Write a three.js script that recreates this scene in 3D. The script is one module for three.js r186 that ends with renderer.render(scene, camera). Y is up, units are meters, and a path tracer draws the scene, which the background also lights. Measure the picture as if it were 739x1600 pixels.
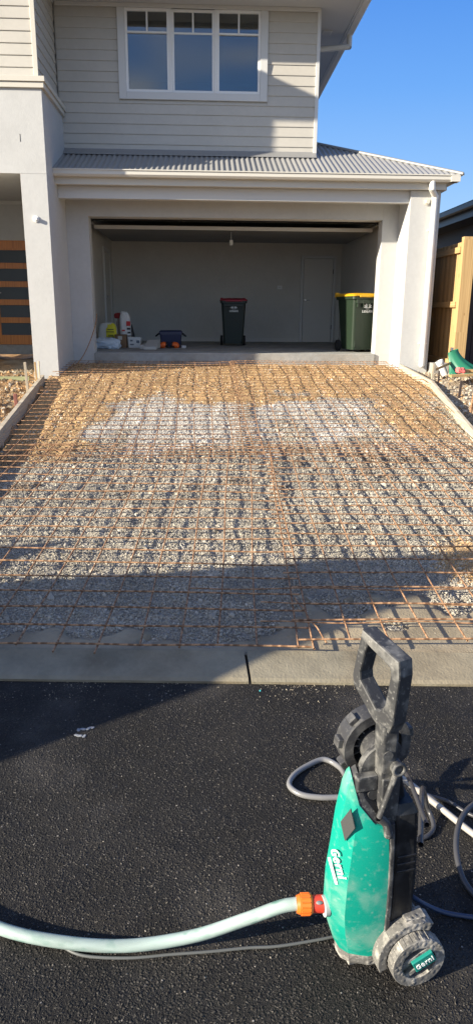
import * as THREE from 'three';
import { RoundedBoxGeometry } from 'three/addons/geometries/RoundedBoxGeometry.js';
import { mergeGeometries, toCreasedNormals } from 'three/addons/utils/BufferGeometryUtils.js';
import { FontLoader } from 'three/addons/loaders/FontLoader.js';
import { TextGeometry } from 'three/addons/geometries/TextGeometry.js';

/* ------------------------------------------------------------------ camera, sky, sun, exposure */
const scene = new THREE.Scene();
const PITCH = 0.28235, YAW = 0.04406, ROLL = 0.0081;
const camera = new THREE.PerspectiveCamera(72.95, 472 / 1024, 0.05, 900);
camera.position.set(0, 1.7, 0);
{
  const s = Math.sin, c = Math.cos;
  const f = new THREE.Vector3(s(YAW) * c(PITCH), -s(PITCH), -c(YAW) * c(PITCH));
  const r = new THREE.Vector3(c(YAW), 0, s(YAW));
  const u = new THREE.Vector3(s(PITCH) * s(YAW), c(PITCH), -s(PITCH) * c(YAW));
  camera.up.copy(u.multiplyScalar(c(ROLL)).addScaledVector(r, -s(ROLL)));
  camera.lookAt(camera.position.clone().add(f));
}
const renderer = new THREE.WebGLRenderer({ antialias: true });
renderer.setSize(472, 1024);
renderer.toneMapping = THREE.LinearToneMapping;
const EXPOSURE = 2.25;
renderer.toneMappingExposure = EXPOSURE;
renderer.shadowMap.enabled = true;

const SUN = new THREE.Vector3(-2.5, 0.95, 1).normalize();          // towards the sun: low, left, slightly behind the viewer
const sun = new THREE.DirectionalLight(new THREE.Color(1, 0.90, 0.735), 5);
sun.target.position.set(0, 0, -8); sun.position.copy(SUN).multiplyScalar(60).add(sun.target.position);
sun.castShadow = true; sun.shadow.radius = 1.6; sun.shadow.mapSize.set(4096, 4096);
Object.assign(sun.shadow.camera, { left: -16, right: 16, top: 16, bottom: -16, near: 1, far: 140 });
scene.add(sun, sun.target);

/* ------------------------------------------------------------------ noise */
const h2 = (x, y, s = 0) => { let n = Math.imul(x | 0, 374761393) ^ Math.imul(y | 0, 668265263) ^ Math.imul(s | 0, 1274126177); n = Math.imul(n ^ (n >>> 13), 1274126177); n ^= n >>> 16; return (n >>> 0) / 4294967296; };
const mod = (a, p) => p ? ((a % p) + p) % p : a;
function vn(x, y, p = 0, s = 0) {
  const xi = Math.floor(x), yi = Math.floor(y), fx = x - xi, fy = y - yi, u = fx * fx * (3 - 2 * fx), v = fy * fy * (3 - 2 * fy);
  const a = h2(mod(xi, p), mod(yi, p), s), b = h2(mod(xi + 1, p), mod(yi, p), s), c = h2(mod(xi, p), mod(yi + 1, p), s), d = h2(mod(xi + 1, p), mod(yi + 1, p), s);
  return a + (b - a) * u + (c - a) * v + (a - b - c + d) * u * v;
}
function fbm(x, y, o = 4, p = 0, s = 0) { let t = 0, a = 0.5, f = 1; for (let i = 0; i < o; i++) { t += a * vn(x * f, y * f, p ? p * f : 0, s + i * 7); a *= 0.5; f *= 2; } return t / (1 - Math.pow(0.5, o)); }
function worley(x, y, p, s = 0) {                                       // distance to the nearest and second nearest cell point, cell's hash
  const xi = Math.floor(x), yi = Math.floor(y); let d1 = 9, d2 = 9, id = 0;
  for (let j = -1; j <= 1; j++) for (let i = -1; i <= 1; i++) {
    const cx = mod(xi + i, p), cy = mod(yi + j, p), dx = xi + i + h2(cx, cy, s) - x, dy = yi + j + h2(cx, cy, s + 1) - y, d = dx * dx + dy * dy;
    if (d < d1) { d2 = d1; d1 = d; id = h2(cx, cy, s + 2); } else if (d < d2) d2 = d;
  }
  return [Math.sqrt(d1), Math.sqrt(d2), id];
}
function rng(seed) { let s = seed >>> 0; return () => { s = (s + 0x6d2b79f5) >>> 0; let t = Math.imul(s ^ (s >>> 15), 1 | s); t = (t + Math.imul(t ^ (t >>> 7), 61 | t)) ^ t; return ((t ^ (t >>> 14)) >>> 0) / 4294967296; }; }
const clamp = (v, a = 0, b = 1) => Math.min(b, Math.max(a, v)), lerp = (a, b, t) => a + (b - a) * t;
const sm = (a, b, v) => { const t = clamp((v - a) / (b - a)); return t * t * (3 - 2 * t); };
const R = Math.PI / 180;

/* ------------------------------------------------------------------ sky */
{
  const W = 512, H = 256, d = new Float32Array(W * H * 4), k = 1.0 / EXPOSURE;
  const stops = [[-90, .22, .22, .22], [-4, .24, .25, .27], [0, .62, .80, 1.0], [5, .42, .68, 1.02], [10, .255, .53, .98], [15, .135, .40, .93], [21, .062, .28, .83], [35, .045, .19, .62], [60, .04, .14, .46], [90, .04, .12, .40]];
  for (let j = 0; j < H; j++) for (let i = 0; i < W; i++) {
    const el = ((j + .5) / H - .5) * 180, az = ((i + .5) / W - .5) * 2 * Math.PI, ce = Math.cos(el * R);
    const v = new THREE.Vector3(Math.cos(az) * ce, Math.sin(el * R), Math.sin(az) * ce);
    let n = 1; while (n < stops.length - 1 && stops[n][0] < el) n++;
    const a = stops[n - 1], b = stops[n], t = clamp((el - a[0]) / (b[0] - a[0]));
    const c = [1, 2, 3].map((q) => lerp(a[q], b[q], t));
    if (el > -3) {
      const ang = Math.acos(clamp(v.dot(SUN), -1, 1)) / R;               // paler and brighter air towards the sun
      const g = 1.3 * Math.exp(-ang / 16) + 0.34 * Math.exp(-ang / 50);
      c[0] += g * 1.0; c[1] += g * 0.92; c[2] += g * 0.8;
      if (v.z > 0.1 && el > 2) {                                         // thin cirrus over the street behind the viewer
        const w = sm(.38, .64, fbm(v.x / (v.y + .25) * 2.6 + 9, v.z / (v.y + .25) * 4, 5, 0, 3)) * sm(.1, .5, v.z) * .8;
        for (let q = 0; q < 3; q++) c[q] = lerp(c[q], [.85, .88, .92][q], w);
      }
    }
    const o = (j * W + i) * 4; for (let q = 0; q < 3; q++) d[o + q] = c[q] * k; d[o + 3] = 1;
  }
  const t = new THREE.DataTexture(d, W, H, THREE.RGBAFormat, THREE.FloatType);
  t.mapping = THREE.EquirectangularReflectionMapping; t.magFilter = t.minFilter = THREE.LinearFilter; t.colorSpace = THREE.LinearSRGBColorSpace; t.needsUpdate = true;
  scene.background = t; scene.environment = t;
}

/* ------------------------------------------------------------------ textures and materials */
const enc = (v) => { v = clamp(v); return Math.round(255 * (v <= .0031308 ? v * 12.92 : 1.055 * Math.pow(v, 1 / 2.4) - .055)); };
function tex(size, metres, fn, colour = true, metresY = metres) {
  const d = new Uint8Array(size * size * 4);
  for (let j = 0; j < size; j++) for (let i = 0; i < size; i++) {
    const v = fn((i + .5) / size, (j + .5) / size), o = (j * size + i) * 4;
    if (colour) { d[o] = enc(v[0]); d[o + 1] = enc(v[1]); d[o + 2] = enc(v[2]); } else d[o] = d[o + 1] = d[o + 2] = Math.round(255 * clamp(v));
    d[o + 3] = 255;
  }
  const t = new THREE.DataTexture(d, size, size); t.wrapS = t.wrapT = THREE.RepeatWrapping; t.magFilter = THREE.LinearFilter; t.minFilter = THREE.LinearMipmapLinearFilter; t.generateMipmaps = true;
  t.repeat.set(1 / metres, 1 / metresY); if (colour) t.colorSpace = THREE.SRGBColorSpace; t.needsUpdate = true; return t;
}
const lin = (r, g, b) => new THREE.Color().setRGB(r, g, b);
const std = (c, rough, o = {}) => new THREE.MeshStandardMaterial({ color: lin(...c), roughness: rough, side: THREE.DoubleSide, ...o });
const white = [1, 1, 1];

// asphalt: dark binder with stones of uneven tone pressed into it
const ASP = 150, ASPM = 1.3;
const aspW = (u, v) => { const w = worley(u * ASP, v * ASP, ASP, 11); if (w[2] > .42 && w[1] - w[0] > .10) return [w[0], w[1], (w[2] - .42) / .58]; const f = worley(u * ASP * 2.4, v * ASP * 2.4, ASP * 2.4, 14); return [f[0], lerp(f[0], f[1], .6), f[2] * .8]; };
const asphaltMap = tex(1024, ASPM, (u, v) => {
  const [a, , id] = aspW(u, v), n = fbm(u * 9, v * 9, 4, 9, 2), big = fbm(u * 2, v * 2, 4, 2, 31), dust = sm(.50, .74, fbm(u * 4, v * 4, 5, 4, 35)) * .022;
  let k = .006 + .011 * n + sm(.55, .2, a) * (.006 + .07 * Math.pow(id, 4));
  if (id > .985) k += (.08 + .2 * h2(id * 1e6, 3)) * sm(.42, .2, a);
  k = k * (.6 + .8 * big) + dust * (.4 + .9 * n);
  return [k * 1.10, k, k * .87];
});
const asphaltBump = tex(1024, ASPM, (u, v) => { const [a, b, id] = aspW(u, v); return clamp(.1 + .8 * sm(0, .5, b - a) * (.2 + .8 * id * id) + .2 * fbm(u * 30, v * 30, 3, 30, 4)); }, false);
const asphaltRough = tex(256, 1.3, (u, v) => .5 + .4 * fbm(u * 20, v * 20, 3, 20, 9), false);
// fine mineral render / concrete
const blotch = (lo, hi, p, tint = [1, 1, 1], s = 0) => (u, v) => { const k = lo + (hi - lo) * (.65 * fbm(u * p, v * p, 5, p, s) + .35 * fbm(u * p * 9, v * p * 9, 2, p * 9, s + 3)); return tint.map((t) => k * t); };
const renderMap = tex(512, 1.6, blotch(.86, 1.04, 4, white, 5));
const renderBump = tex(512, .5, (u, v) => .5 * fbm(u * 60, v * 60, 3, 60, 8) + .5 * fbm(u * 8, v * 8, 3, 8, 1), false);
const concreteMap = tex(512, 1.3, (u, v) => { const k = .42 + .66 * fbm(u * 5, v * 5, 5, 5, 21) + .12 * (fbm(u * 70, v * 70, 2, 70, 22) - .5), d = sm(.55, .75, fbm(u * 3, v * 3, 4, 3, 77)) * .16; return [k - d * .6, k - d * .8, k - d]; });
const concreteBump = tex(512, .6, (u, v) => .5 * fbm(u * 80, v * 80, 2, 80, 8) + .5 * fbm(u * 10, v * 10, 4, 10, 1), false);
const soilMap = tex(512, .7, (u, v) => { const k = .45 + .75 * fbm(u * 10, v * 10, 5, 10, 41), [a, , id] = worley(u * 46, v * 46, 46, 5), s = sm(.5, .25, a) * (id > .35 ? id : 0) * .5; return [k + s, k + s, k + s * .95]; });
const soilBump = tex(512, .7, (u, v) => { const [a, , id] = worley(u * 46, v * 46, 46, 5); return .5 * fbm(u * 10, v * 10, 5, 10, 41) + .5 * sm(.55, .1, a) * id; }, false);
// timber: grain along v
const woodTex = (c1, c2, s) => tex(512, .35, (u, v) => {
  const w = fbm(u * 4, v * 1, 3, 0, s) * .5, g = fbm((u + w * .06) * 60, v * 2, 4, 0, s + 2), ring = .5 + .5 * Math.sin((u * 9 + w * 5) * 6.283), kn = sm(.08, .0, Math.hypot(u - .3, (v - .62) * 2.2)) + sm(.05, 0, Math.hypot(u - .75, (v - .2) * 2.2));
  const t = clamp(.25 * ring + .75 * g + .7 * kn); return c1.map((c, i) => lerp(c, c2[i], t));
}, true, 1.4);
const pineMap = woodTex([.60, .41, .19], [.31, .185, .07], 3), greyWoodMap = woodTex([.62, .55, .42], [.36, .29, .2], 13);
const woodBump = tex(256, .2, (u, v) => fbm(u * 50, v * 2, 4, 0, 5), false, true ? .9 : 0);
const dirtySpots = (base, dirt, amt, s, size, metres) => tex(size, metres, (u, v) => {
  const n = fbm(u * 7, v * 7, 5, 7, s), f = fbm(u * 42, v * 42, 3, 42, s + 4), [a, , id] = worley(u * 24, v * 24, 24, s);
  const k = clamp(sm(.46, .78, n) * amt + sm(.6, .85, f) * amt * .55 + (id > .93 ? sm(.26, .08, a) * amt * .8 : 0)); return base.map((c, i) => lerp(c, dirt[i], k));
});
const rustMap = tex(256, .12, (u, v) => { const n = fbm(u * 8, v * 8, 4, 8, 17), k = sm(.3, .75, n); return [lerp(.17, .47, k), lerp(.088, .275, k), lerp(.044, .148, k)]; });

const M = {
  render: std([.515, .518, .505], .92, { map: renderMap, bumpMap: renderBump, bumpScale: .0025 }),
  cladding: std([.50, .475, .42], .6, { map: renderMap }),
  creamTrim: std([.58, .55, .475], .5),
  trim: std([.58, .58, .56], .45), soffit: std([.50, .50, .49], .8), gutter: std([.58, .56, .50], .4),
  pipe: std([.76, .75, .71], .35),
  roof: std([.27, .27, .265], .45, { metalness: .15 }),
  inner: std([.62, .60, .545], .85, { map: renderMap }), ceiling: std([.5, .5, .48], .9), innerDoor: std([.60, .58, .53], .5),
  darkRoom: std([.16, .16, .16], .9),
  slab: std([.42, .42, .40], .75, { map: concreteMap, bumpMap: concreteBump, bumpScale: .002 }),
  kerb: std([.34, .30, .21], .85, { map: concreteMap, bumpMap: concreteBump, bumpScale: .003 }),
  groove: std([.03, .028, .025], 1),
  asphalt: new THREE.MeshPhysicalMaterial({ map: asphaltMap, bumpMap: asphaltBump, bumpScale: .009, specularIntensity: .6, roughness: 1, roughnessMap: asphaltRough, side: THREE.DoubleSide }),
  soil: new THREE.MeshStandardMaterial({ map: soilMap, bumpMap: soilBump, bumpScale: .018, roughness: .95, vertexColors: true, side: THREE.DoubleSide }),
  plainSoil: std([.30, .22, .13], .95, { map: soilMap, bumpMap: soilBump, bumpScale: .03 }),
  stone: std(white, .9), slurry: std([.40, .335, .225], .8, { map: concreteMap, bumpMap: concreteBump, bumpScale: .004 }), whiteRail: std([.6, .6, .58], .5), doorSkin: std([.16, .16, .155], .6),
  rust: std(white, .85, { map: rustMap }), oldSteel: std([.05, .035, .03], .7),
  pine: std(white, .8, { map: pineMap, bumpMap: woodBump, bumpScale: .001 }), greyWood: std(white, .85, { map: greyWoodMap, bumpMap: woodBump, bumpScale: .0015 }),
  greenWood: std([.62, .74, .52], .85, { map: greyWoodMap }), pinkStake: std([.42, .16, .12], .8, { map: concreteMap }),
  door: std([1.15, .62, .22], .35, { map: pineMap }),
  frost: new THREE.MeshPhysicalMaterial({ color: lin(.075, .09, .10), roughness: .5, specularIntensity: .6, side: THREE.DoubleSide }),
  glass: new THREE.MeshPhysicalMaterial({ color: lin(.9, .95, .96), roughness: .0, transmission: 1, thickness: 0, ior: 1.85, side: THREE.DoubleSide }),
  black: std([.012, .012, .013], .45), rubber: std([.014, .014, .014], .8), steel: std([.5, .5, .5], .3, { metalness: .9 }), darkSteel: std([.03, .03, .03], .45, { metalness: .5 }),
  whitePaint: std([.78, .78, .76], .5), navyFascia: std([.012, .014, .02], .4), maroon: std([.02, .009, .008], .6),
};

/* ------------------------------------------------------------------ builders */
const names = new Map();
function numbered(n) { const k = names.get(n) || 0; names.set(n, k + 1); return k ? `${n}_${String(k).padStart(3, '0')}` : n; }
const ORIGIN = new WeakMap();
function tag(o, label, category, group, kind) { if (label) o.userData.label = label; if (category) o.userData.category = category; if (group) o.userData.group = group; if (kind) o.userData.kind = kind; return o; }
function thing(name, label, category, at = [0, 0, 0], group) {
  const o = new THREE.Group(); o.name = numbered(name); o.position.set(...at); scene.add(o); ORIGIN.set(o, new THREE.Vector3(...at)); return tag(o, label, category, group);
}
function clean(g) { const n = g.index ? g.toNonIndexed() : g; for (const k of Object.keys(n.attributes)) if (!['position', 'normal', 'uv', 'color'].includes(k)) n.deleteAttribute(k); if (!n.attributes.normal) n.computeVertexNormals(); return n; }
function uvBox(g) {                                                     // uv in metres by the dominant direction of each face
  const p = g.attributes.position, n = p.count, uv = new Float32Array(n * 2), a = new THREE.Vector3(), b = new THREE.Vector3(), c = new THREE.Vector3();
  for (let i = 0; i < n; i += 3) {
    a.fromBufferAttribute(p, i); b.fromBufferAttribute(p, i + 1).sub(a); c.fromBufferAttribute(p, i + 2).sub(a); b.cross(c);
    const x = Math.abs(b.x), y = Math.abs(b.y), z = Math.abs(b.z);
    for (let k = 0; k < 3; k++) { const X = p.getX(i + k), Y = p.getY(i + k), Z = p.getZ(i + k); uv.set(y >= x && y >= z ? [X, Z] : x >= z ? [Z, Y] : [X, Y], (i + k) * 2); }
  }
  g.setAttribute('uv', new THREE.BufferAttribute(uv, 2)); return g;
}
function join(list, keepUv) { const gs = [].concat(list).map((g) => { const q = clean(g); return keepUv ? q : uvBox(q); }); return gs.length > 1 ? mergeGeometries(gs) : gs[0].clone(); }
function part(name, geos, mat, parent = scene, label, keepUv) {         // geometry given in world coordinates
  const g = join(geos, keepUv), o = ORIGIN.get(parent); if (o) g.translate(-o.x, -o.y, -o.z);
  const m = new THREE.Mesh(g, mat); m.castShadow = m.receiveShadow = true; m.name = parent === scene ? numbered(name) : name;
  if (label) m.userData.label = label; parent.add(m); if (o) ORIGIN.set(m, o); return m;
}
function single(name, geos, mat, label, category, group, kind, keepUv) { return tag(part(name, geos, mat, scene, null, keepUv), label, category, group, kind); }
function bx(x0, x1, y0, y1, z0, z1, r = 0.004) {                        // box between corners; z here is depth away from the viewer
  const w = Math.abs(x1 - x0), h = Math.abs(y1 - y0), d = Math.abs(z1 - z0), q = Math.min(r, w / 2.2, h / 2.2, d / 2.2);
  const g = q > 0 ? new RoundedBoxGeometry(w, h, d, 1, q) : new THREE.BoxGeometry(w, h, d);
  return g.translate((x0 + x1) / 2, (y0 + y1) / 2, -(z0 + z1) / 2);
}
function prism(profile, A, B, N) {                                      // profile of [outwards along N, up] swept from A to B
  A = new THREE.Vector3(...A); B = new THREE.Vector3(...B); N = new THREE.Vector3(...N);
  const at = (P, q) => [P.x + N.x * q[0], P.y + q[1], P.z + N.z * q[0]], pos = [], n = profile.length;
  for (let i = 0; i < n; i++) { const a = profile[i], b = profile[(i + 1) % n]; pos.push(...at(A, a), ...at(B, a), ...at(B, b), ...at(A, a), ...at(B, b), ...at(A, b)); }
  for (const t of THREE.ShapeUtils.triangulateShape(profile.map((q) => new THREE.Vector2(...q)), [])) { pos.push(...t.flatMap((i) => at(A, profile[i])), ...[...t].reverse().flatMap((i) => at(B, profile[i]))); }
  let vol = 0; const v = [new THREE.Vector3(), new THREE.Vector3(), new THREE.Vector3()];
  for (let i = 0; i < pos.length; i += 9) { for (let k = 0; k < 3; k++) v[k].set(pos[i + k * 3] - A.x, pos[i + k * 3 + 1] - A.y, pos[i + k * 3 + 2] - A.z); vol += v[0].dot(v[1].clone().cross(v[2])); }
  if (vol < 0) for (let i = 0; i < pos.length; i += 9) for (let k = 0; k < 3; k++) { const t = pos[i + 3 + k]; pos[i + 3 + k] = pos[i + 6 + k]; pos[i + 6 + k] = t; }
  const g = new THREE.BufferGeometry(); g.setAttribute('position', new THREE.Float32BufferAttribute(pos, 3)); g.computeVertexNormals(); return g;
}
function tube(pts, r, seg = 40, rad = 8, tension) {
  const v = pts.map((p) => new THREE.Vector3(...p)); const c = v.length === 2 ? new THREE.LineCurve3(...v) : new THREE.CatmullRomCurve3(v, false, 'catmullrom', tension ?? .5);
  const g = clean(new THREE.TubeGeometry(c, seg, r, rad)), L = c.getLength(), uv = g.attributes.uv;
  for (let i = 0; i < uv.count; i++) uv.setXY(i, uv.getX(i) * L, uv.getY(i) * r * 6.283);
  return g;
}
function capped(pts, r, seg, rad) { const s = (p) => new THREE.SphereGeometry(r, rad || 8, 6).translate(...p); return [tube(pts, r, seg, rad), s(pts[0]), s(pts[pts.length - 1])]; }
function cyl(a, b, r1, r2 = r1, seg = 20) {
  const A = new THREE.Vector3(...a), B = new THREE.Vector3(...b), d = B.clone().sub(A), g = new THREE.CylinderGeometry(r2, r1, d.length(), seg);
  g.applyQuaternion(new THREE.Quaternion().setFromUnitVectors(new THREE.Vector3(0, 1, 0), d.normalize())); return g.translate((A.x + B.x) / 2, (A.y + B.y) / 2, (A.z + B.z) / 2);
}
function loft(rings, cap0 = true, cap1 = true) {                        // rings of points [x, y, z], all the same length, closed round
  const pos = [], n = rings[0].length;
  for (let k = 0; k + 1 < rings.length; k++) for (let i = 0; i < n; i++) { const j = (i + 1) % n, a = rings[k][i], b = rings[k][j], c = rings[k + 1][j], d = rings[k + 1][i]; pos.push(...a, ...b, ...c, ...a, ...c, ...d); }
  const fan = (r, flip) => { const c = [0, 1, 2].map((q) => r.reduce((s, p) => s + p[q], 0) / n); for (let i = 0; i < n; i++) { const a = r[i], b = r[(i + 1) % n]; pos.push(...c, ...(flip ? b : a), ...(flip ? a : b)); } };
  if (cap0) fan(rings[0], true); if (cap1) fan(rings[rings.length - 1], false);
  const g = new THREE.BufferGeometry(); g.setAttribute('position', new THREE.Float32BufferAttribute(pos, 3)); g.computeVertexNormals(); return g;
}
function roundRect(w, d, r, y, cx = 0, cz = 0, k = 4) {                 // ring of a rounded rectangle in plan
  const o = []; for (const [sx, sz, a0] of [[1, 1, 0], [-1, 1, 90], [-1, -1, 180], [1, -1, 270]]) for (let i = 0; i <= k; i++) { const a = (a0 + 90 * i / k) * R; o.push([cx + sx * (w / 2 - r) + r * Math.cos(a), y, cz + sz * (d / 2 - r) + r * Math.sin(a)]); } return o;
}
const font = await new FontLoader().loadAsync('fonts/droid/droid_sans_bold.typeface.json');
function text(str, size, depth) { const g = new TextGeometry(str, { font, size, depth, curveSegments: 3, bevelEnabled: false }); g.computeBoundingBox(); const b = g.boundingBox; return g.translate(-(b.min.x + b.max.x) / 2, -(b.min.y + b.max.y) / 2, 0); }

/* ------------------------------------------------------------------ the ground */
const GP = [[2.9, .02], [3.2, .035], [3.6, .055], [4.4, .118], [6, .238], [7.73, .375], [9.6, .572], [11.5, .765], [12.3, .82], [40, .9]];
function gY(Z) { let i = 1; while (i < GP.length - 1 && GP[i][0] < Z) i++; const a = GP[i - 1], b = GP[i]; return lerp(a[1], b[1], (Z - a[0]) / (b[0] - a[0])); }
const gS = (Z) => (gY(Z - .35) + gY(Z) * 2 + gY(Z + .35)) / 4;
const xL = (Z) => -2.14 - .0754 * (Z - 7.17), xR = (Z) => Z < 10.3 ? 2.89 + .143 * (Z - 7.33) : 3.315 - .1 * (Z - 10.3);
const edge = (x, Z) => -.07 * sm(.42, .12, x - xL(Z)) * sm(10.9, 10.3, Z);
const lumps = (x, Z) => edge(x, Z) + (fbm(x * 4 + 3, Z * 4, 3, 0, 50) - .5) * .026 + (fbm(x * 15, Z * 15, 3, 0, 60) - .5) * .024;
// what the bed is made of, by place: clay, crushed white rock, cement slurry, grey road base
function zone(x, Z) {
  const n = fbm(x * 1.6 + 20, Z * 1.6, 4, 0, 70) - .5, m = fbm(x * 5, Z * 5, 3, 0, 80) - .5;
  let clay = sm(9.1, 9.55, Z + n * 1.7 + m * 1.0 - sm(.4, 1.6, x) * .25);
  clay = Math.max(clay, sm(.55, .15, Math.abs(x - (1.55 + .115 * Z) + m * .5)) * sm(7.2, 7.9, Z + n) * .95);          // rusty streak along the right board
  clay = Math.max(clay, sm(-1.1, -1.45, x + n * .9 + m * .3) * sm(6.4, 7.0, Z + n));                                 // along the left board
  clay = Math.max(clay, .9 * sm(.5, .15, Math.hypot(x - 1.85, (Z - 4.25) * 1.1) + m * .4));
  const q = fbm(x * 3.2 + 60, Z * 3.2, 4, 0, 91) - .5, e = n * 1.6 + m * .7 + q * .8;
  const w1 = sm(-1.45, -1.15, x + e * .6) * sm(.75, .0, x + e) * sm(6.95, 7.35, Z + e * .8 + (x < -.85 ? -.55 : 0)) * sm(9.65, 9.1, Z + e * .9);
  const w2 = sm(-.4, .4, x) * sm(2.75, 2.3, x + e * .5) * sm(7.0, 7.8, Z + e * 1.6 - .15 * x) * sm(9.6, 8.9, Z + e * 1.0) * (.25 + 1.3 * sm(.40, .6, fbm(x * 2.2, Z * 2.2, 3, 0, 90)));
  const pale = clamp(Math.max(w1, w2)) * (1 - clay * .8);
  const mud = sm(3.72, 3.52, Z + m * .8 + n * .3 - .10 * (x - 1)) * sm(.05, .6, x + m * .9) + sm(3.46, 3.34, Z + m * .4) * sm(-.15, -.5, x + m * .8) + .8 * sm(3.34, 3.26, Z + m * .3);
  return { clay, pale, mot: .74 + .50 * fbm(x * 2.3 + 11, Z * 2.3, 5, 0, 96), mud: clamp(mud), dark: sm(.5, .75, fbm(x * 2.4 + 5, Z * 2.4, 3, 0, 95)) * sm(7.8, 6.8, Z) * sm(5.4, 6, Z) };
}
function bedColour(x, Z) {
  const z = zone(x, Z), k = (.8 + .4 * fbm(x * 9, Z * 9, 3, 0, 33)) * z.mot; let c = [.33, .30, .245];
  const mix = (t, w) => { c = c.map((v, i) => lerp(v, t[i], w)); };
  mix([.19, .145, .095], z.dark); mix([.52, .495, .44], z.pale * .9); mix([.53, .345, .16], z.clay); mix([.42, .375, .295], z.mud);
  return [c[0] * k, c[1] * k, c[2] * k];
}
function field(x0, x1, nx, Z0, Z1, nz, hf, cf) {                        // height field; x0 and x1 may depend on Z
  const pos = [], col = [], uv = [], idx = [], f = (v, Z) => typeof v === 'function' ? v(Z) : v;
  for (let j = 0; j <= nz; j++) { const Z = lerp(Z0, Z1, j / nz), a = f(x0, Z), b = f(x1, Z); for (let i = 0; i <= nx; i++) { const x = lerp(a, b, i / nx); pos.push(x, hf(x, Z), -Z); uv.push(x, -Z); if (cf) col.push(...cf(x, Z)); } }
  for (let j = 0; j < nz; j++) for (let i = 0; i < nx; i++) { const a = j * (nx + 1) + i, c = a + nx + 1; idx.push(a, a + 1, c + 1, a, c + 1, c); }
  const g = new THREE.BufferGeometry(); g.setAttribute('position', new THREE.Float32BufferAttribute(pos, 3)); g.setAttribute('uv', new THREE.Float32BufferAttribute(uv, 2));
  if (cf) g.setAttribute('color', new THREE.Float32BufferAttribute(col, 3)); g.setIndex(idx); g.computeVertexNormals(); return g;
}
const kerbFront = (x) => 2.935 - .052 * x, kerbBack = (x) => 3.165 - .045 * x;
function sheet(name, g, m, label, category) { const o = new THREE.Mesh(g, m); o.name = name; o.castShadow = o.receiveShadow = true; scene.add(o); return tag(o, label, category, null, 'structure'); }

sheet('ground', field(-220, 220, 20, -200, 260, 20, () => -.06, () => [.22, .17, .1]), M.soil, 'bare earth all around the houses and the road', 'ground');
{
  const g = field(-60, 60, 120, -14, 2.96, 1, () => 0), p = g.attributes.position, u = g.attributes.uv;
  for (let i = 0; i < p.count; i++) if (p.getZ(i) < 0) { const Z = kerbFront(p.getX(i)) + .01; p.setZ(i, -Z); u.setY(i, -Z); }
  sheet('road', g, M.asphalt, 'black asphalt road with coarse stones in its surface', 'road');
}
const yard = (x, Z) => {
  const a = sm(xL(Z) - .02, xL(Z) + .03, x) * sm(xR(Z) + .02, xR(Z) - .03, x) * sm(12.6, 12.3, Z) + sm(-2.25, -2.2, x) * sm(3.25, 3.2, x) * sm(11.2, 11.5, Z) * 0;
  const rough = (fbm(x * 2.6 + 7, Z * 2.6, 4, 0, 120) - .5) * .16 + (fbm(x * 9, Z * 9, 3, 0, 130) - .5) * .07;
  const right = sm(3.3, 3.9, x) * .03 + sm(.28, .0, Math.hypot(x - 3.9, (Z - 10.7) * .8) - .15) * .10;
  return gS(Z) - .035 + rough + right - .24 * clamp(a);
};
const yardColour = (x, Z) => {
  const n = fbm(x * 1.3 + 40, Z * 1.3, 4, 0, 140), k = .7 + .6 * fbm(x * 7, Z * 7, 3, 0, 150), w = sm(.42, .62, n), s = sm(3, 3.6, x);
  return [lerp(lerp(.37, .30, w), .40, s) * k, lerp(lerp(.22, .25, w), .32, s) * k, lerp(lerp(.10, .18, w), .225, s) * k];
};
sheet('soil', field(-8, 9, 212, 3.18, 17, 170, yard, yardColour), M.soil, 'rough clay and rubble ground of the unfinished yard', 'soil');
sheet('driveway', field((Z) => Z > 10.6 ? Math.max(xL(Z), -2.6) : xL(Z), (Z) => xR(Z), 220, 3.12, 12.3, 360, (x, Z) => {
  const z = zone(x, Z); return gS(Z) + lumps(x, Z) * (1 - .93 * z.mud) - .004 - .018 * z.mud;
}, bedColour), M.soil, 'driveway bed of crushed rock and clay ready for concrete', 'driveway');

sheet('slurry', field(-2.2, 2.7, 160, 3.14, 4.1, 40, (x, Z) => { const m = zone(x, Z).mud; return gS(Z) - .055 + .058 * sm(.15, .8, m) + .006 * fbm(x * 3, Z * 3, 3, 0, 8) - .02 * sm(.5, .0, m); }), M.slurry, 'pale dried cement slurry spread behind the kerb', 'cement slurry');

// kerb in blocks with open joints
{
  const k = new THREE.Group(); k.name = 'kerb'; scene.add(k); tag(k, 'pale concrete kerb strip between asphalt and driveway bed', 'kerb', null, 'structure'); ORIGIN.set(k, new THREE.Vector3());
  const P = (x) => [x, 0, -kerbFront(x)];
  for (let x = -18.4; x < 18; x += 4.6) {
    const a = x + .2 + (x < -1 && x > -9 ? 0 : 0), A = a + .007, B = a + 4.6 - .007, w = .232, n = new THREE.Vector3(-.052, 0, -1).normalize();
    part('kerb_block', prism([[0, -.12], [0, .012], [.02, .022], [.10, .036], [w, .058], [w, -.12]], P(A), P(B), [n.x, 0, n.z]), M.kerb, k);
  }
  part('joint_filler', prism([[.004, -.12], [.004, .002], [.23, .03], [.23, -.12]], P(-18), P(18), [-.052, 0, -1]), M.groove, k);
}

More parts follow.
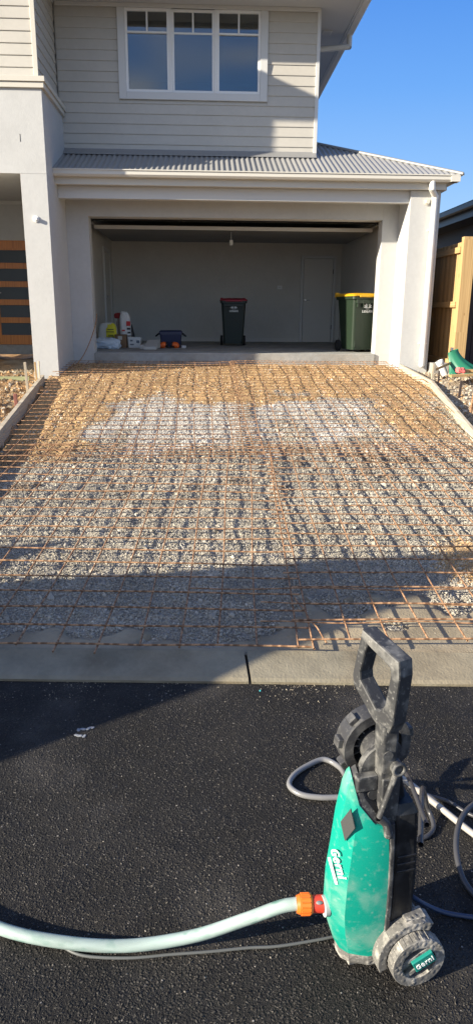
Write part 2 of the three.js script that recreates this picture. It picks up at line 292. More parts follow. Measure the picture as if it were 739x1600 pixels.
/* ------------------------------------------------------------------ loose stones (nobody could count them) */
function stoneGeo(seed, flat) {
  const g = seed % 3 === 0 ? new THREE.IcosahedronGeometry(1, 0) : seed % 3 === 1 ? new THREE.OctahedronGeometry(1.15, 0) : new THREE.BoxGeometry(1.35, 1.2, 1.35).toNonIndexed(), p = g.attributes.position, r = new Map(), rnd = rng(seed);
  for (let i = 0; i < p.count; i++) { const key = [p.getX(i), p.getY(i), p.getZ(i)].map((v) => v.toFixed(2)).join(); if (!r.has(key)) r.set(key, [.6 + .6 * rnd(), .6 + .6 * rnd(), .6 + .6 * rnd()]); const q = r.get(key); p.setXYZ(i, p.getX(i) * q[0], p.getY(i) * q[1] * flat, p.getZ(i) * q[2]); }
  g.computeVertexNormals(); return g;
}
const stones = [1, 2, 3, 4].map((s) => stoneGeo(s * 31, .75));
function scatter(name, label, category, n, seed, place) {               // place(rnd) gives [x, y, Z, size, colour] or nothing
  const lists = stones.map(() => []), rnd = rng(seed);
  for (let i = 0; i < n; i++) { const q = place(rnd, i); if (q) lists[i % 4].push(q); }
  const g = new THREE.Group(); g.name = name; scene.add(g); tag(g, label, category, null, 'stuff');
  const m = new THREE.Matrix4(), e = new THREE.Euler(), qt = new THREE.Quaternion(), c = new THREE.Color();
  lists.forEach((l, k) => {
    const im = new THREE.InstancedMesh(stones[k], M.stone, l.length); im.name = 'stones'; im.userData.kind = 'stuff'; im.castShadow = im.receiveShadow = true;
    l.forEach((q, i) => { const s = q[3]; m.compose(new THREE.Vector3(q[0], q[1], -q[2]), qt.setFromEuler(e.set(rnd() * 6.3, rnd() * 6.3, rnd() * 6.3)), new THREE.Vector3(s * (.75 + .6 * rnd()), s * (.7 + .4 * rnd()), s * (.75 + .6 * rnd()))); im.setMatrixAt(i, m); im.setColorAt(i, c.setRGB(...q[4])); });
    g.add(im);
  });
  return g;
}
function stoneColour(z, rnd) {
  const t = rnd(), k = .76 + .36 * rnd(); let c = t < .5 ? [.40, .37, .305] : t < .80 ? [.43, .385, .305] : t < .93 ? [.30, .28, .245] : [.53, .485, .395];
  if (rnd() < z.pale) c = [.55, .525, .475]; if (rnd() < z.clay * .9) c = t < .62 ? [.52, .345, .165] : t < .88 ? [.58, .43, .25] : [.64, .56, .42]; if (rnd() < z.dark * .6) c = [.23, .17, .12];
  return c.map((v) => v * k * (z.mot ?? 1));
}
scatter('gravel', 'grey crushed rock spread over the driveway bed under the mesh', 'gravel', 260000, 71, (rnd, i) => {
  const near = i % 19 < 9, Z = near ? 3.3 + 2.5 * Math.pow(rnd(), .9) : 5.6 + 6.6 * rnd(), lo = Math.max(xL(Z), -.42 * Z - .15), hi = Math.min(xR(Z), .46 * Z + .15), x = lerp(lo, hi, rnd());
  const z = zone(x, Z), big = rnd(), cl = fbm(x * 6, Z * 6, 3, 0, 99);
  if (rnd() < z.mud * 1.3) return; if (rnd() < z.clay * (.95 - .6 * sm(.45, .62, cl))) return; if (rnd() < .55 * sm(.5, .34, cl)) return;
  let s = (near ? .0036 + .0052 * big * big : .0052 + .0078 * big * big) * (.75 + .5 * cl); const q = rnd(); if (q < .035) s *= 1.9; if (q < .006) s *= 1.6; if (z.pale > .5) s *= .8;
  return [x, gS(Z) + lumps(x, Z) - .003 + .004 * rnd(), Z, s, stoneColour(z, rnd)];
});
scatter('rubble', 'broken stones and clods lying on the yard beside the boards', 'rubble', 26000, 72, (rnd, i) => {
  const left = i % 2, Z = 6.2 + 5.6 * rnd(), x = left ? xL(Z) - .06 - 1.7 * Math.pow(rnd(), 1.2) : xR(Z) + .06 + 1.9 * rnd(); if (x > 3.98 && Z > 11.2) return;
  const pale = left ? .15 : .6, k = .7 + .45 * rnd(), c = rnd() < pale ? [.46, .40, .31] : rnd() < .6 ? [.37, .225, .105] : [.30, .24, .16];
  return [x, yard(x, Z) + .0, Z, .0035 + .036 * Math.pow(rnd(), 6), c.map((v) => v * k)];
});
scatter('mud_crumbs', 'crumbs of gravel scattered on the pale slurry by the kerb', 'gravel', 900, 74, (rnd) => {
  const Z = 3.2 + .42 * rnd(), x = -1.2 + 3.0 * rnd(); if (vn(x * 7, Z * 9, 0, 5) < .55) return; const k = .7 + .5 * rnd();
  return [x, gS(Z) + .0, Z, .003 + .006 * rnd() * rnd(), [.50 * k, .46 * k, .37 * k]];
});
scatter('road_aggregate', 'small stones pressed into the black asphalt', 'aggregate', 120000, 73, (rnd) => {
  const Z = .75 + 2.16 * rnd(), x = -.5 * Z + 1.02 * Z * rnd() + .02 * rnd(); if (Z > kerbFront(x) - .012) return; const t = rnd(), d = sm(.4, .68, fbm(x * 2.4, Z * 2.4, 4, 0, 420));
  const c = t < .74 - .2 * d ? .007 + .015 * rnd() : t < .975 - .06 * d ? .03 + .045 * rnd() : .10 + .16 * rnd() * rnd();
  return [x, -.0006 - .0016 * rnd(), Z, .0013 + .0030 * Math.pow(rnd(), 2.5), [c * 1.12, c, c * .84]];
});
scatter('kerb_grit', 'fine grit washed along the foot of the kerb', 'grit', 1500, 75, (rnd) => {
  const x = -1.2 + 2.9 * rnd(), Z = kerbFront(x) - .004 - .16 * Math.pow(rnd(), 2.2); if (vn(x * 5, 3, 0, 8) < .3 + .4 * rnd()) return; const k = .5 + .6 * rnd();
  return [x, .001, Z, .0012 + .003 * Math.pow(rnd(), 3), [.36 * k, .31 * k, .23 * k]];
});
/* ------------------------------------------------------------------ the house */
const house = thing('house', 'two storey pale house with boarded upper floor above an open double garage', 'house', [0, .7, -12.3]);
const H = (name, geos, mat, parent = house, label) => part(name, geos, mat, parent, label);
{
  // ground floor masonry, rendered
  H('porch_pillar', bx(-2.65, -2.276, .3, 3.568, 11.0, 11.37, .002), M.render);
  H('porch_wall', [bx(-5.2, -2.276, 3.57, 4.66, 11, 11.25, .002), bx(-2.46, -2.276, .3, 3.568, 11.37, 18, 0), bx(-2.46, -2.276, 3.57, 4.66, 11.25, 18, 0), bx(-2.65, -2.46, 3.57, 4.66, 11.25, 11.37, 0)], M.render);
  H('garage_wall', [bx(-2.276, -1.915, .3, 3.6, 12.3, 12.57), bx(2.93, 3.21, .3, 3.6, 12.3, 12.57), bx(-1.915, 2.93, 3.168, 3.6, 12.301, 12.569)], M.render);
  H('garage_pillar', bx(3.2, 3.675, .3, 3.53, 11.66, 12.58, .004), M.render);
  H('side_wall', [bx(3.21, 3.675, -.05, 3.6, 12.581, 18.2, .004)], M.render);
  // front slab with rough edge
  const slab = H('garage_floor', [bx(-1.914, 2.929, .55, 1.0, 12.262, 12.62, .012), bx(-2.2, 3.2, .55, .999, 12.6, 17.2, 0)], M.slab);
  // garage room
  H('garage_inner_wall', [bx(-2.28, -2.16, .9, 3.4, 12.571, 17), bx(3.15, 3.209, .9, 3.4, 12.571, 17), bx(-2.28, 3.2, .9, 3.4, 17, 17.1)], M.inner);
  H('garage_ceiling', bx(-2.28, 3.2, 3.32, 3.38, 12.571, 17.1, 0), M.ceiling);
  H('cornice', [prism([[0, 0], [.08, 0], [.07, -.02], [.02, -.07], [0, -.08]], [-2.16, 3.318, -16.999], [3.15, 3.318, -16.999], [0, 0, 1]), prism([[0, 0], [.08, 0], [.02, -.07], [0, -.08]], [-2.159, 3.317, -12.6], [-2.159, 3.317, -16.99], [1, 0, 0]), prism([[0, 0], [.08, 0], [.02, -.07], [0, -.08]], [3.149, 3.317, -12.6], [3.149, 3.317, -16.99], [-1, 0, 0])], M.ceiling);
  H('skirting', [bx(-2.16, 2.19, 1.0, 1.09, 16.985, 16.999, .003)], M.innerDoor);
  const idr = H('internal_door', bx(2.27, 2.95, 1.005, 2.88, 16.955, 16.99, .004), M.innerDoor);
  H('door_frame', [bx(2.2, 2.262, 1.0, 2.95, 16.94, 16.999), bx(2.958, 3.02, 1.0, 2.95, 16.94, 16.999), bx(2.2, 3.02, 2.888, 2.95, 16.941, 16.998)], M.trim, idr);
  H('handle', [cyl([2.32, 1.96, -16.95], [2.32, 1.96, -16.90], .026), ...capped([[2.32, 1.96, -16.905], [2.42, 1.96, -16.905]], .009, 4)], M.steel, idr);
  for (const y of [1.3, 2.55]) H('hinge', cyl([2.955, y, -16.945], [2.955, y + .1, -16.945], .008), M.darkSteel, idr);
  const sdr = H('side_door', bx(-2.159, -2.14, 1.005, 2.9, 15.6, 16.42), M.innerDoor);
  H('door_frame', [bx(-2.158, -2.12, 1.0, 2.98, 15.52, 15.59), bx(-2.158, -2.12, 1.0, 2.98, 16.43, 16.5), bx(-2.158, -2.12, 2.91, 2.98, 15.5, 16.52)], M.trim, sdr);
  H('handle', [cyl([-2.14, 1.98, -15.7], [-2.09, 1.98, -15.7], .024), ...capped([[-2.095, 1.98, -15.7], [-2.095, 1.98, -15.8]], .009, 4)], M.steel, sdr);
  const sw = H('light_switch', bx(1.66, 1.77, 2.2, 2.28, 16.98, 16.999, .006), M.whitePaint); H('rocker', bx(1.70, 1.73, 2.225, 2.255, 16.974, 16.981), M.trim, sw);
  // sectional door lying open under the ceiling
  const gd = H('garage_door', [bx(-1.98, 3.0, 3.10, 3.14, 13.35, 13.94), bx(-1.98, 3.0, 3.10, 3.14, 13.95, 14.54), bx(-1.98, 3.0, 3.10, 3.14, 14.55, 15.14), bx(-1.98, 3.0, 3.10, 3.14, 15.15, 15.74)], M.doorSkin);
  H('bottom_rail', bx(-1.98, 3.0, 3.088, 3.15, 13.31, 13.348), M.whiteRail, gd);
  H('torsion_bar', [...capped([[-2.0, 3.235, -12.78], [3.0, 3.235, -12.78]], .017, 4), cyl([-.3, 3.235, -12.78], [.75, 3.235, -12.78], .03), cyl([1.2, 3.235, -12.78], [2.2, 3.235, -12.78], .03)], M.darkSteel, gd);
  for (const x of [-1.95, -.42, .47, 2.95]) H('bracket', [bx(x - .02, x + .02, 3.15, 3.32, 12.72, 12.86)], M.darkSteel, gd);
  for (const x of [-1.99, 3.01]) { H('track', [bx(x - .03, x + .03, 3.16, 3.2, 12.7, 16), bx(x - .03, x + .03, 1.0, 3.1, 12.6, 12.66)], M.steel, gd); H('cable_drum', cyl([x - .03, 3.235, -12.78], [x + .04, 3.235, -12.78], .065), M.darkSteel, gd); }
  H('seal_rail', bx(-1.98, 3.0, 3.19, 3.215, 13.0, 13.03), M.darkSteel, gd);
  const pc = H('pull_cord', tube([[.465, 3.11, -13.7], [.466, 2.96, -13.7]], .004, 4, 6), M.whitePaint); H('handle', [bx(.435, .497, 2.87, 2.965, 13.68, 13.72, .01)], M.creamTrim, pc);

  // beam, fascia, gutter above the opening
  H('beam', bx(-2.275, 3.2, 3.357, 3.535, 11.735, 11.87, .004), M.trim);
  H('recess_soffit', bx(-2.275, 3.199, 3.43, 3.47, 11.871, 12.299, 0), M.soffit);
  H('fascia_board', [bx(-2.275, 3.71, 3.528, 3.70, 11.56, 11.6), bx(3.70, 3.74, 3.528, 3.70, 11.601, 18.2)], M.gutter);
  H('eave_soffit', [bx(-2.275, 3.70, 3.5365, 3.545, 11.601, 11.87, 0), bx(3.676, 3.699, 3.531, 3.545, 11.8, 18.2, 0)], M.soffit);
  const gp = [[0, 0], [.10, 0], [.125, .03], [.125, .085], [.14, .085], [.14, .1], [.115, .1], [.112, .035], [.095, .012], [.012, .012], [.012, .11], [0, .11]];
  H('gutter', [prism(gp, [-2.274, 3.625, -11.559], [3.87, 3.625, -11.559], [0, 0, 1]), prism(gp, [3.741, 3.625, -11.44], [3.741, 3.625, -18.2], [1, 0, 0]), bx(3.74, 3.882, 3.627, 3.72, 11.42, 11.434, .002)], M.gutter);
  // corrugated roof with hip at the right
  const cor = (x) => .010 * Math.sin(x / .082 * 6.2832), sheetG = (x0, x1, n, zt) => {
    const pos = [], add = (x, Z) => pos.push(x, 3.728 + .4 * (Z - 11.45) + cor(x), -Z), K = 6;
    for (let i = 0; i < n; i++) { const a = lerp(x0, x1, i / n), b = lerp(x0, x1, (i + 1) / n); for (let k = 0; k < K; k++) { const q = (x, t) => [x, lerp(11.43, zt(x), t)]; const p = [q(a, k / K), q(b, k / K), q(b, (k + 1) / K), q(a, (k + 1) / K)]; for (const t of [0, 1, 2, 0, 2, 3]) add(...p[t]); } }
    const g = new THREE.BufferGeometry(); g.setAttribute('position', new THREE.Float32BufferAttribute(pos, 3)); g.computeVertexNormals(); return g;
  };
  const low = H('lower_roof', [sheetG(-2.274, 1.812, 500, () => 12.52), sheetG(1.812, 3.93, 260, (x) => 11.44 + (3.935 - x) + .005), (() => {
    const pos = [], P = (x, Z) => pos.push(x, 3.73 + .4 * (3.95 - x), -Z); const a = [3.95, 11.45], b = [1.8, 13.6], c = [1.8, 18.2], d = [3.95, 18.2]; for (const q of [a, d, c, a, c, b]) P(...q);
    const g = new THREE.BufferGeometry(); g.setAttribute('position', new THREE.Float32BufferAttribute(pos, 3)); g.computeVertexNormals(); return g; })()], M.roof);
  H('ridge_cap', capped([[3.92, 3.745, -11.46], [2.9, 4.155, -12.48], [1.80, 4.60, -13.59]], .026, 30), M.roof, low);
  H('apron_flashing', [prism([[0, 0], [.16, -.055], [.16, -.047], [.012, .05], [0, .09]], [-2.32, 4.155, -12.5], [1.80, 4.155, -12.5], [0, 0, 1])], M.roof, low);

  // upper storey: weatherboards, one by one
  const upper = H('upper_wall', [bx(-2.33, -1.30, 4.0, 6.26, 12.505, 12.6, 0), bx(.93, 1.79, 4.0, 6.26, 12.505, 12.6, 0), bx(-1.30, .93, 4.0, 4.97, 12.506, 12.6, 0), bx(-1.30, .93, 6.2, 6.26, 12.506, 12.6, 0), bx(1.7, 1.79, 3.5, 6.26, 12.61, 18.2, 0), bx(-2.33, 1.79, 3.4, 6.26, 18.1, 18.2, 0)], M.cladding);
  const bp = [[0, 0], [.020, 0], [.020, .012], [.007, .1502], [0, .1502]];
  for (let k = 0; k < 15; k++) {
    const y = 4.135 + k * .1472; const W0 = -1.36, W1 = .985, top = Math.min(.1502, 6.24 - y), pr = bp.map(([n, h]) => [n, Math.min(h, top)]);
    if (y + .1502 <= 4.93) H('cladding_board', prism(pr, [-2.31, y, -12.504], [1.757, y, -12.504], [0, 0, 1]), M.cladding, upper);
    else { if (y < 4.93) { H('cladding_board', prism(pr.map(([n, h]) => [n, Math.min(h, 4.922 - y)]), [-1.358, y, -12.504], [.983, y, -12.504], [0, 0, 1]), M.cladding, upper); }
      H('cladding_board', prism(pr, [-2.31, y, -12.504], [W0 - .001, y, -12.504], [0, 0, 1]), M.cladding, upper); H('cladding_board', prism(pr, [W1 + .001, y, -12.504], [1.757, y, -12.504], [0, 0, 1]), M.cladding, upper); }
  }
  H('corner_trim', [bx(1.757, 1.812, 4.12, 6.235, 12.474, 12.503), bx(1.792, 1.8125, 3.9, 6.235, 12.504, 18.2, .002)], M.trim, upper);
  H('head_trim', [bx(-2.3, 1.80, 6.185, 6.238, 12.455, 12.48)], M.trim, upper);
  // window
  const win = H('window', [bx(-1.36, -1.245, 4.925, 6.184, 12.455, 12.53), bx(.87, .985, 4.925, 6.184, 12.455, 12.53), bx(-1.245, .87, 4.926, 5.03, 12.456, 12.53)], M.trim);
  const xs = [-1.245, -.54, .165, .87];
  for (let k = 0; k < 3; k++) {
    const a = xs[k] + (k ? .018 : .0), b = xs[k + 1] - (k < 2 ? .018 : 0), f = .038, z0 = k === 1 ? 12.492 : 12.476, y0 = 5.032, y1 = 6.184, bar = 5.862;
    H('window_frame', [bx(a, a + f, y0, y1, z0, 12.53), bx(b - f, b, y0, y1, z0, 12.53), bx(a + f, b - f, y0, y0 + f, z0 + .001, 12.53), bx(a + f, b - f, y1 - f, y1, z0 + .001, 12.53)], M.whitePaint, win);
    H('glazing_bar', [bx(a + f, b - f, bar - .013, bar + .013, z0 + .006, 12.525), bx((a + b) / 2 - .013, (a + b) / 2 + .013, bar + .013, y1 - f, z0 + .006, 12.525)], M.whitePaint, win);
    H('pane', bx(a + f - .004, b - f + .004, y0 + f - .004, bar - .01, 12.51, 12.5105, 0), M.glass, win);
    for (const [p, q] of [[a + f, (a + b) / 2 - .01], [(a + b) / 2 + .01, b - f]]) H('pane', bx(p - .003, q + .003, bar + .01, y1 - f + .003, 12.51, 12.5105, 0), M.glass, win);
  }
  for (const k of [1, 2]) H('mullion', bx(xs[k] - .017, xs[k] + .017, 5.032, 6.184, 12.47, 12.53), M.whitePaint, win);
  H('upper_room', [bx(-2.2, 1.69, 4.5, 4.55, 12.61, 16.5, 0), bx(-2.2, 1.69, 6.3, 6.35, 12.61, 16.5, 0), bx(-2.25, -2.2, 4.5, 6.35, 12.61, 16.5, 0), bx(1.69, 1.695, 4.5, 6.35, 12.61, 16.5, 0), bx(-2.2, 1.69, 4.5, 6.35, 16.5, 16.55, 0)], M.darkRoom);
  // upper eaves, gutter and roof
  H('upper_soffit', [bx(-2.33, 2.36, 6.24, 6.262, 11.86, 12.6, 0), bx(1.6, 2.36, 6.24, 6.262, 12.6, 18.6, 0)], M.soffit);
  const vent = H('soffit_vent', bx(1.98, 2.13, 6.222, 6.239, 13.32, 13.52, .004), M.trim); H('grille', [bx(2.0, 2.11, 6.219, 6.223, 13.34, 13.5, 0)], M.soffit, vent);
  H('upper_fascia', [bx(-2.33, 2.38, 6.215, 6.40, 11.835, 11.859), bx(2.361, 2.385, 6.215, 6.40, 11.86, 18.6)], M.trim);
  H('upper_gutter', [prism(gp, [-2.3, 6.20, -11.834], [2.51, 6.20, -11.834], [0, 0, 1]), prism(gp, [2.386, 6.20, -11.70], [2.386, 6.20, -18.6], [1, 0, 0])], M.trim);
  H('upper_roof', (() => { const q = [[[-2.5, 6.33, -11.72], [2.5, 6.33, -11.72], [.4, 7.15, -13.85], [-2.5, 7.15, -13.85]], [[2.5, 6.33, -11.72], [2.5, 6.33, -18.6], [.4, 7.15, -18.6], [.4, 7.15, -13.85]], [[-2.5, 7.15, -13.85], [.4, 7.15, -13.85], [.4, 7.15, -18.6], [-2.5, 7.15, -18.6]]]; const pos = []; for (const [a, b, c, d] of q) pos.push(...a, ...b, ...c, ...a, ...c, ...d); const g = new THREE.BufferGeometry(); g.setAttribute('position', new THREE.Float32BufferAttribute(pos, 3)); g.computeVertexNormals(); return g; })(), M.roof);
  const ed = H('eave_pipe', [...capped([[2.44, 6.21, -13.42], [2.44, 6.03, -13.42]], .045, 6, 12), ...capped([[2.44, 6.03, -13.42], [1.86, 5.97, -13.42]], .045, 6, 12), ...capped([[1.86, 5.97, -13.42], [1.86, 4.6, -13.42]], .045, 6, 12)], M.gutter);

  // projecting left bay
  const bay = H('bay_wall', [bx(-5.2, -2.352, 4.75, 6.26, 11.14, 11.25, 0), bx(-2.46, -2.352, 4.75, 6.26, 11.25, 18.2, 0)], M.cladding);
  for (let k = 0; k < 10; k++) { const y = 4.80 + k * .1472, pr = bp.map(([n, h]) => [n, Math.min(h, 6.24 - y)]); if (y > 6.2) break;
    H('cladding_board', prism(pr, [-5.2, y, -11.139], [-2.392, y, -11.139], [0, 0, 1]), M.cladding, bay); H('cladding_board', prism(pr, [-2.351, y, -11.14], [-2.351, y, -12.485], [1, 0, 0]), M.cladding, bay); }
  H('corner_trim', [bx(-2.391, -2.327, 4.79, 6.24, 11.108, 11.139)], M.creamTrim, bay);
  H('bay_cap', [bx(-5.2, -2.235, 4.655, 4.725, 10.965, 11.3), bx(-2.45, -2.235, 4.656, 4.724, 11.301, 12.478)], M.creamTrim);
  H('bay_cap', [bx(-5.2, -2.215, 4.728, 4.795, 10.945, 11.3), bx(-2.45, -2.215, 4.729, 4.794, 11.301, 12.476)], M.creamTrim);
  H('bay_soffit', [bx(-5.6, -1.86, 6.241, 6.26, 10.99, 11.3, 0), bx(-2.5, -1.86, 6.2415, 6.26, 11.3, 11.858, 0)], M.soffit);
  H('bay_fascia', [bx(-5.6, -1.84, 6.215, 6.4, 10.965, 10.989), bx(-1.859, -1.835, 6.215, 6.4, 10.99, 11.7)], M.trim);
  H('bay_gutter', [prism(gp, [-5.6, 6.20, -10.964], [-1.71, 6.20, -10.964], [0, 0, 1]), prism(gp, [-1.834, 6.20, -10.83], [-1.834, 6.20, -11.70], [1, 0, 0])], M.trim);
  H('bay_roof', (() => { const pos = []; const q = [[[-5.6, 6.33, -10.84], [-1.72, 6.33, -10.84], [-3.72, 7.13, -12.84], [-5.6, 7.13, -12.84]], [[-1.72, 6.33, -10.84], [-1.72, 6.33, -16], [-3.72, 7.13, -16], [-3.72, 7.13, -12.84]]]; for (const [a, b, c, d] of q) pos.push(...a, ...b, ...c, ...a, ...c, ...d); const g = new THREE.BufferGeometry(); g.setAttribute('position', new THREE.Float32BufferAttribute(pos, 3)); g.computeVertexNormals(); return g; })(), M.roof);
  H('weep_slot', bx(-2.617, -2.611, 3.98, 4.08, 10.997, 11.002, 0), M.groove);

  // porch
  H('porch_room', [bx(-5.2, -2.461, 3.62, 3.66, 11.251, 14.2, 0), bx(-4.12 - 1.2, -4.28, .9, 3.62, 14.05, 14.2, 0), bx(-3.1, -2.461, .9, 3.62, 14.05, 14.2, 0), bx(-4.28, -3.1, 2.945, 3.62, 14.05, 14.2, 0), bx(-5.3, -5.2, .3, 4.66, 11, 14.2, 0)], M.render);
  H('porch_cornice', bx(-5.2, -2.462, 3.56, 3.619, 14.0, 14.049), M.trim);
  H('porch_floor', [bx(-5.2, -2.461, .4, .70, 12.6, 13.93, 0)], M.slab); H('door_step', bx(-5.2, -2.461, .86, 1.04, 13.94, 14.2, .006), M.slab);
  H('down_light', cyl([-3.72, 3.619, -12.3], [-3.72, 3.55, -12.3], .03), M.trim);
  const fd = H('front_door', [bx(-4.28, -3.96, 1.04, 2.94, 14.06, 14.1), bx(-3.22, -3.1, 1.04, 2.94, 14.06, 14.1)], M.door);
  const py = 1.22; for (let k = 0; k <= 5; k++) H('rail', bx(-3.96, -3.22, k ? py + (k - 1) * .331 + .225 : 1.04, k === 5 ? 2.94 : k ? py + k * .331 : py, 14.061, 14.099), M.door, fd);
  for (let k = 0; k < 5; k++) H('pane', bx(-3.965, -3.215, py + k * .331 - .004, py + k * .331 + .229, 14.08, 14.09, 0), M.frost, fd);
  H('handle', [cyl([-4.02, 2.0, -14.06], [-4.02, 2.0, -13.99], .022), ...capped([[-4.02, 2.0, -14.0], [-3.9, 2.0, -14.0]], .01, 4)], M.steel, fd);

  // fittings on the front
  const l1 = H('wall_light', [cyl([-2.47, 2.965, -11.001], [-2.47, 2.965, -10.985], .045)], M.whitePaint); H('lamp_shade', cyl([-2.47, 2.965, -10.986], [-2.47, 2.965, -10.945], .03, .027), M.whitePaint, l1);
  const l2 = H('wall_light', [cyl([3.46, 3.365, -11.661], [3.46, 3.365, -11.645], .05)], M.creamTrim); H('lamp_shade', cyl([3.46, 3.365, -11.646], [3.46, 3.365, -11.60], .034, .03), M.creamTrim, l2);
  const dp = H('downpipe', [...capped([[3.475, 3.63, -11.49], [3.478, 3.52, -11.50]], .047, 6, 16), ...capped([[3.478, 3.52, -11.50], [3.565, 3.44, -11.6]], .047, 6, 16), ...capped([[3.565, 3.44, -11.6], [3.565, .86, -11.6]], .047, 6, 16)], M.pipe);
  for (const y of [1.21, 2.95]) H('pipe_strap', [cyl([3.565, y - .012, -11.6], [3.565, y + .012, -11.6], .0495, .0495, 16), bx(3.495, 3.635, y - .012, y + .012, 11.645, 11.662, .002)], M.pipe, dp);
  H('pipe_collar', cyl([3.477, 3.555, -11.497], [3.478, 3.515, -11.50], .052, .052, 16), M.pipe, dp); H('pipe_collar', cyl([3.565, 3.46, -11.6], [3.565, 3.40, -11.6], .052, .052, 16), M.pipe, dp);
}
/* ------------------------------------------------------------------ steel mesh on the driveway */
function meshSheet(label, o) {
  const t = thing('reinforcing_mesh', label, 'steel mesh', [o.x, gS(o.Z0), -o.Z0], 'rusty mesh sheets laid over the driveway'), rnd = rng(o.seed), th = o.turn, S = .2, r = o.r;
  const at = (u, v) => [o.x + u * Math.cos(th) + v * Math.sin(th), o.Z0 - u * Math.sin(th) + v * Math.cos(th)];
  const hgt = (x, Z) => gS(Z) + .044 + o.lift + .010 * (fbm(x * 1.3 + o.seed, Z * 1.3, 2, 0, 200) - .5) * 2 + .008 * (fbm(x * 3.1 + o.seed, Z * 3.1, 2, 0, 210) - .5);
  const inside = (x, Z) => x > xL(Z) + .05 && x < xR(Z) - .05 && Z < 12.2 && Z > 3.1;
  const bar = (f, a, b, up, rr) => {                                     // the run of the bar that lies between the boards
    const pts = []; let open = false; const n = Math.ceil((b - a) / .05);
    for (let i = 0; i <= n; i++) { const q = lerp(a, b, i / n), [x, Z] = f(q); if (!inside(x, Z)) { if (open) break; continue; } open = true; if (i % 2 === 0 || i === n) pts.push([x, hgt(x, Z) + up, -Z]); }
    if (pts.length < 3) return; part('bar', tube(pts, rr, Math.min(120, pts.length * 2), 5), M.rust, t, null, true);
  };
  for (let u = 0; u <= o.w + .01; u += S) { const w = (rnd() - .5) * .012, ph = rnd() * 6, e = rnd() * .06; bar((v) => { const q = at(u + w + .008 * Math.sin(v * 1.7 + ph), v); return q; }, o.a - .03 - e, o.len + .05 - rnd() * .05, 0, r); }
  for (let v = .02; v <= o.len; v += S) { const w = (rnd() - .5) * .008, ph = rnd() * 6, e = rnd() * .05; bar((u) => at(u, v + w + .006 * Math.sin(u * 1.9 + ph)), -.05 - e, o.w + .05 + rnd() * .05, r * 1.9, r); }
}
meshSheet('mesh sheet at the street end, left of the lapped middle bars', { x: -2.15, Z0: 3.23, w: 2.6, len: 3.9, turn: .048, seed: 11, r: .0056, lift: .004, a: 0 });
meshSheet('mesh sheet at the street end, right of the lapped middle bars', { x: .53, Z0: 3.17, w: 2.4, len: 4.0, turn: .028, seed: 12, r: .0056, lift: .015, a: 0 });
meshSheet('mesh sheet at the house end, nearer the left boards and porch pillar', { x: -2.32, Z0: 6.55, w: 2.8, len: 5.5, turn: -.012, seed: 13, r: .0049, lift: .024, a: 0 });
meshSheet('mesh sheet at the house end, nearer the right boards and downpipe', { x: .36, Z0: 6.62, w: 3.0, len: 5.45, turn: .02, seed: 14, r: .0049, lift: .034, a: 0 });
{
  const loose = (label, a, b, s) => { const pts = []; for (let i = 0; i <= 16; i++) { const x = lerp(a[0], b[0], i / 16), Z = lerp(a[1], b[1], i / 16); pts.push([x, gS(Z) + .064 + .006 * Math.sin(i * .9 + s), -Z]); } single('reinforcing_bar', tube(pts, .0043, 40, 6), M.rust, label, 'steel bar', 'loose bars tied along the street edge of the mesh', null, true); };
  loose('loose rusty bar nearest the kerb, lying across the slurry', [.28, 3.375], [2.0, 3.33], 1);
  loose('loose rusty bar across the slurry, second from the kerb', [.30, 3.60], [2.1, 3.53], 2);
  loose('loose rusty bar lying where slurry meets gravel', [-.1, 3.79], [2.1, 3.72], 3);
  loose('loose short rusty bar angled towards the kerb beside the lapped bars', [.60, 3.16], [.50, 3.66], 4);
  single('leaning_rod', tube([[-1.84, 1.64, -12.24], [-1.87, 1.45, -12.2], [-1.98, 1.13, -12.08], [-2.11, .88, -11.9], [-2.24, .77, -11.55], [-2.33, .74, -11.15]], .008, 40, 7), M.rust, 'bent rusty rod leaning on the left edge of the garage opening', 'steel rod', null, null, true);
}

/* ------------------------------------------------------------------ formwork boards and stakes */
function board(label, a, b, h, th, m, group) {                          // a, b: [x, top, Z]
  const d = Math.hypot(b[0] - a[0], b[2] - a[2]), N = [(b[2] - a[2]) / d, 0, (b[0] - a[0]) / d];
  const A = [a[0], a[1], -a[2]], B = [b[0], b[1], -b[2]], g = prism([[0, -h], [0, -.003], [.003, 0], [th - .003, 0], [th, -.003], [th, -h]], A, B, N);
  const gg = uvBox(clean(g)), p = gg.attributes.position, uv = gg.attributes.uv; for (let i = 0; i < p.count; i++) { const s = Math.hypot(p.getX(i) - A[0], p.getZ(i) - A[2]); uv.setXY(i, p.getY(i) * 1.0 + (i % 2) * 0 + .02 * p.getX(i), s); }
  return single('formwork_board', gg, m, label, 'timber board', group, null, true);
}
board('weathered formwork board on the left, longer one nearer the street', [-1.97, .28, 4.9], [-2.36, .648, 9.55], .17, -.042, M.greyWood, 'formwork boards edging the driveway');
board('weathered formwork board on the left, short one ending by the porch pillar', [-2.355, .645, 9.5], [-2.44, .755, 10.72], .17, -.042, M.greyWood, 'formwork boards edging the driveway');
board('pale formwork board on the right, longer one nearer the street', [2.66, .28, 5.6], [3.305, .725, 10.22], .15, .044, M.greyWood, 'formwork boards edging the driveway');
board('pale formwork board on the right, short one meeting the garage pillar', [3.31, .727, 10.2], [3.19, .872, 11.63], .16, .044, M.greyWood, 'formwork boards edging the driveway');
board('greenish formwork board in front of the porch', [-4.2, .71, 10.9], [-2.70, .715, 10.86], .18, .03, M.greenWood);
const stakeRnd = rng(5);
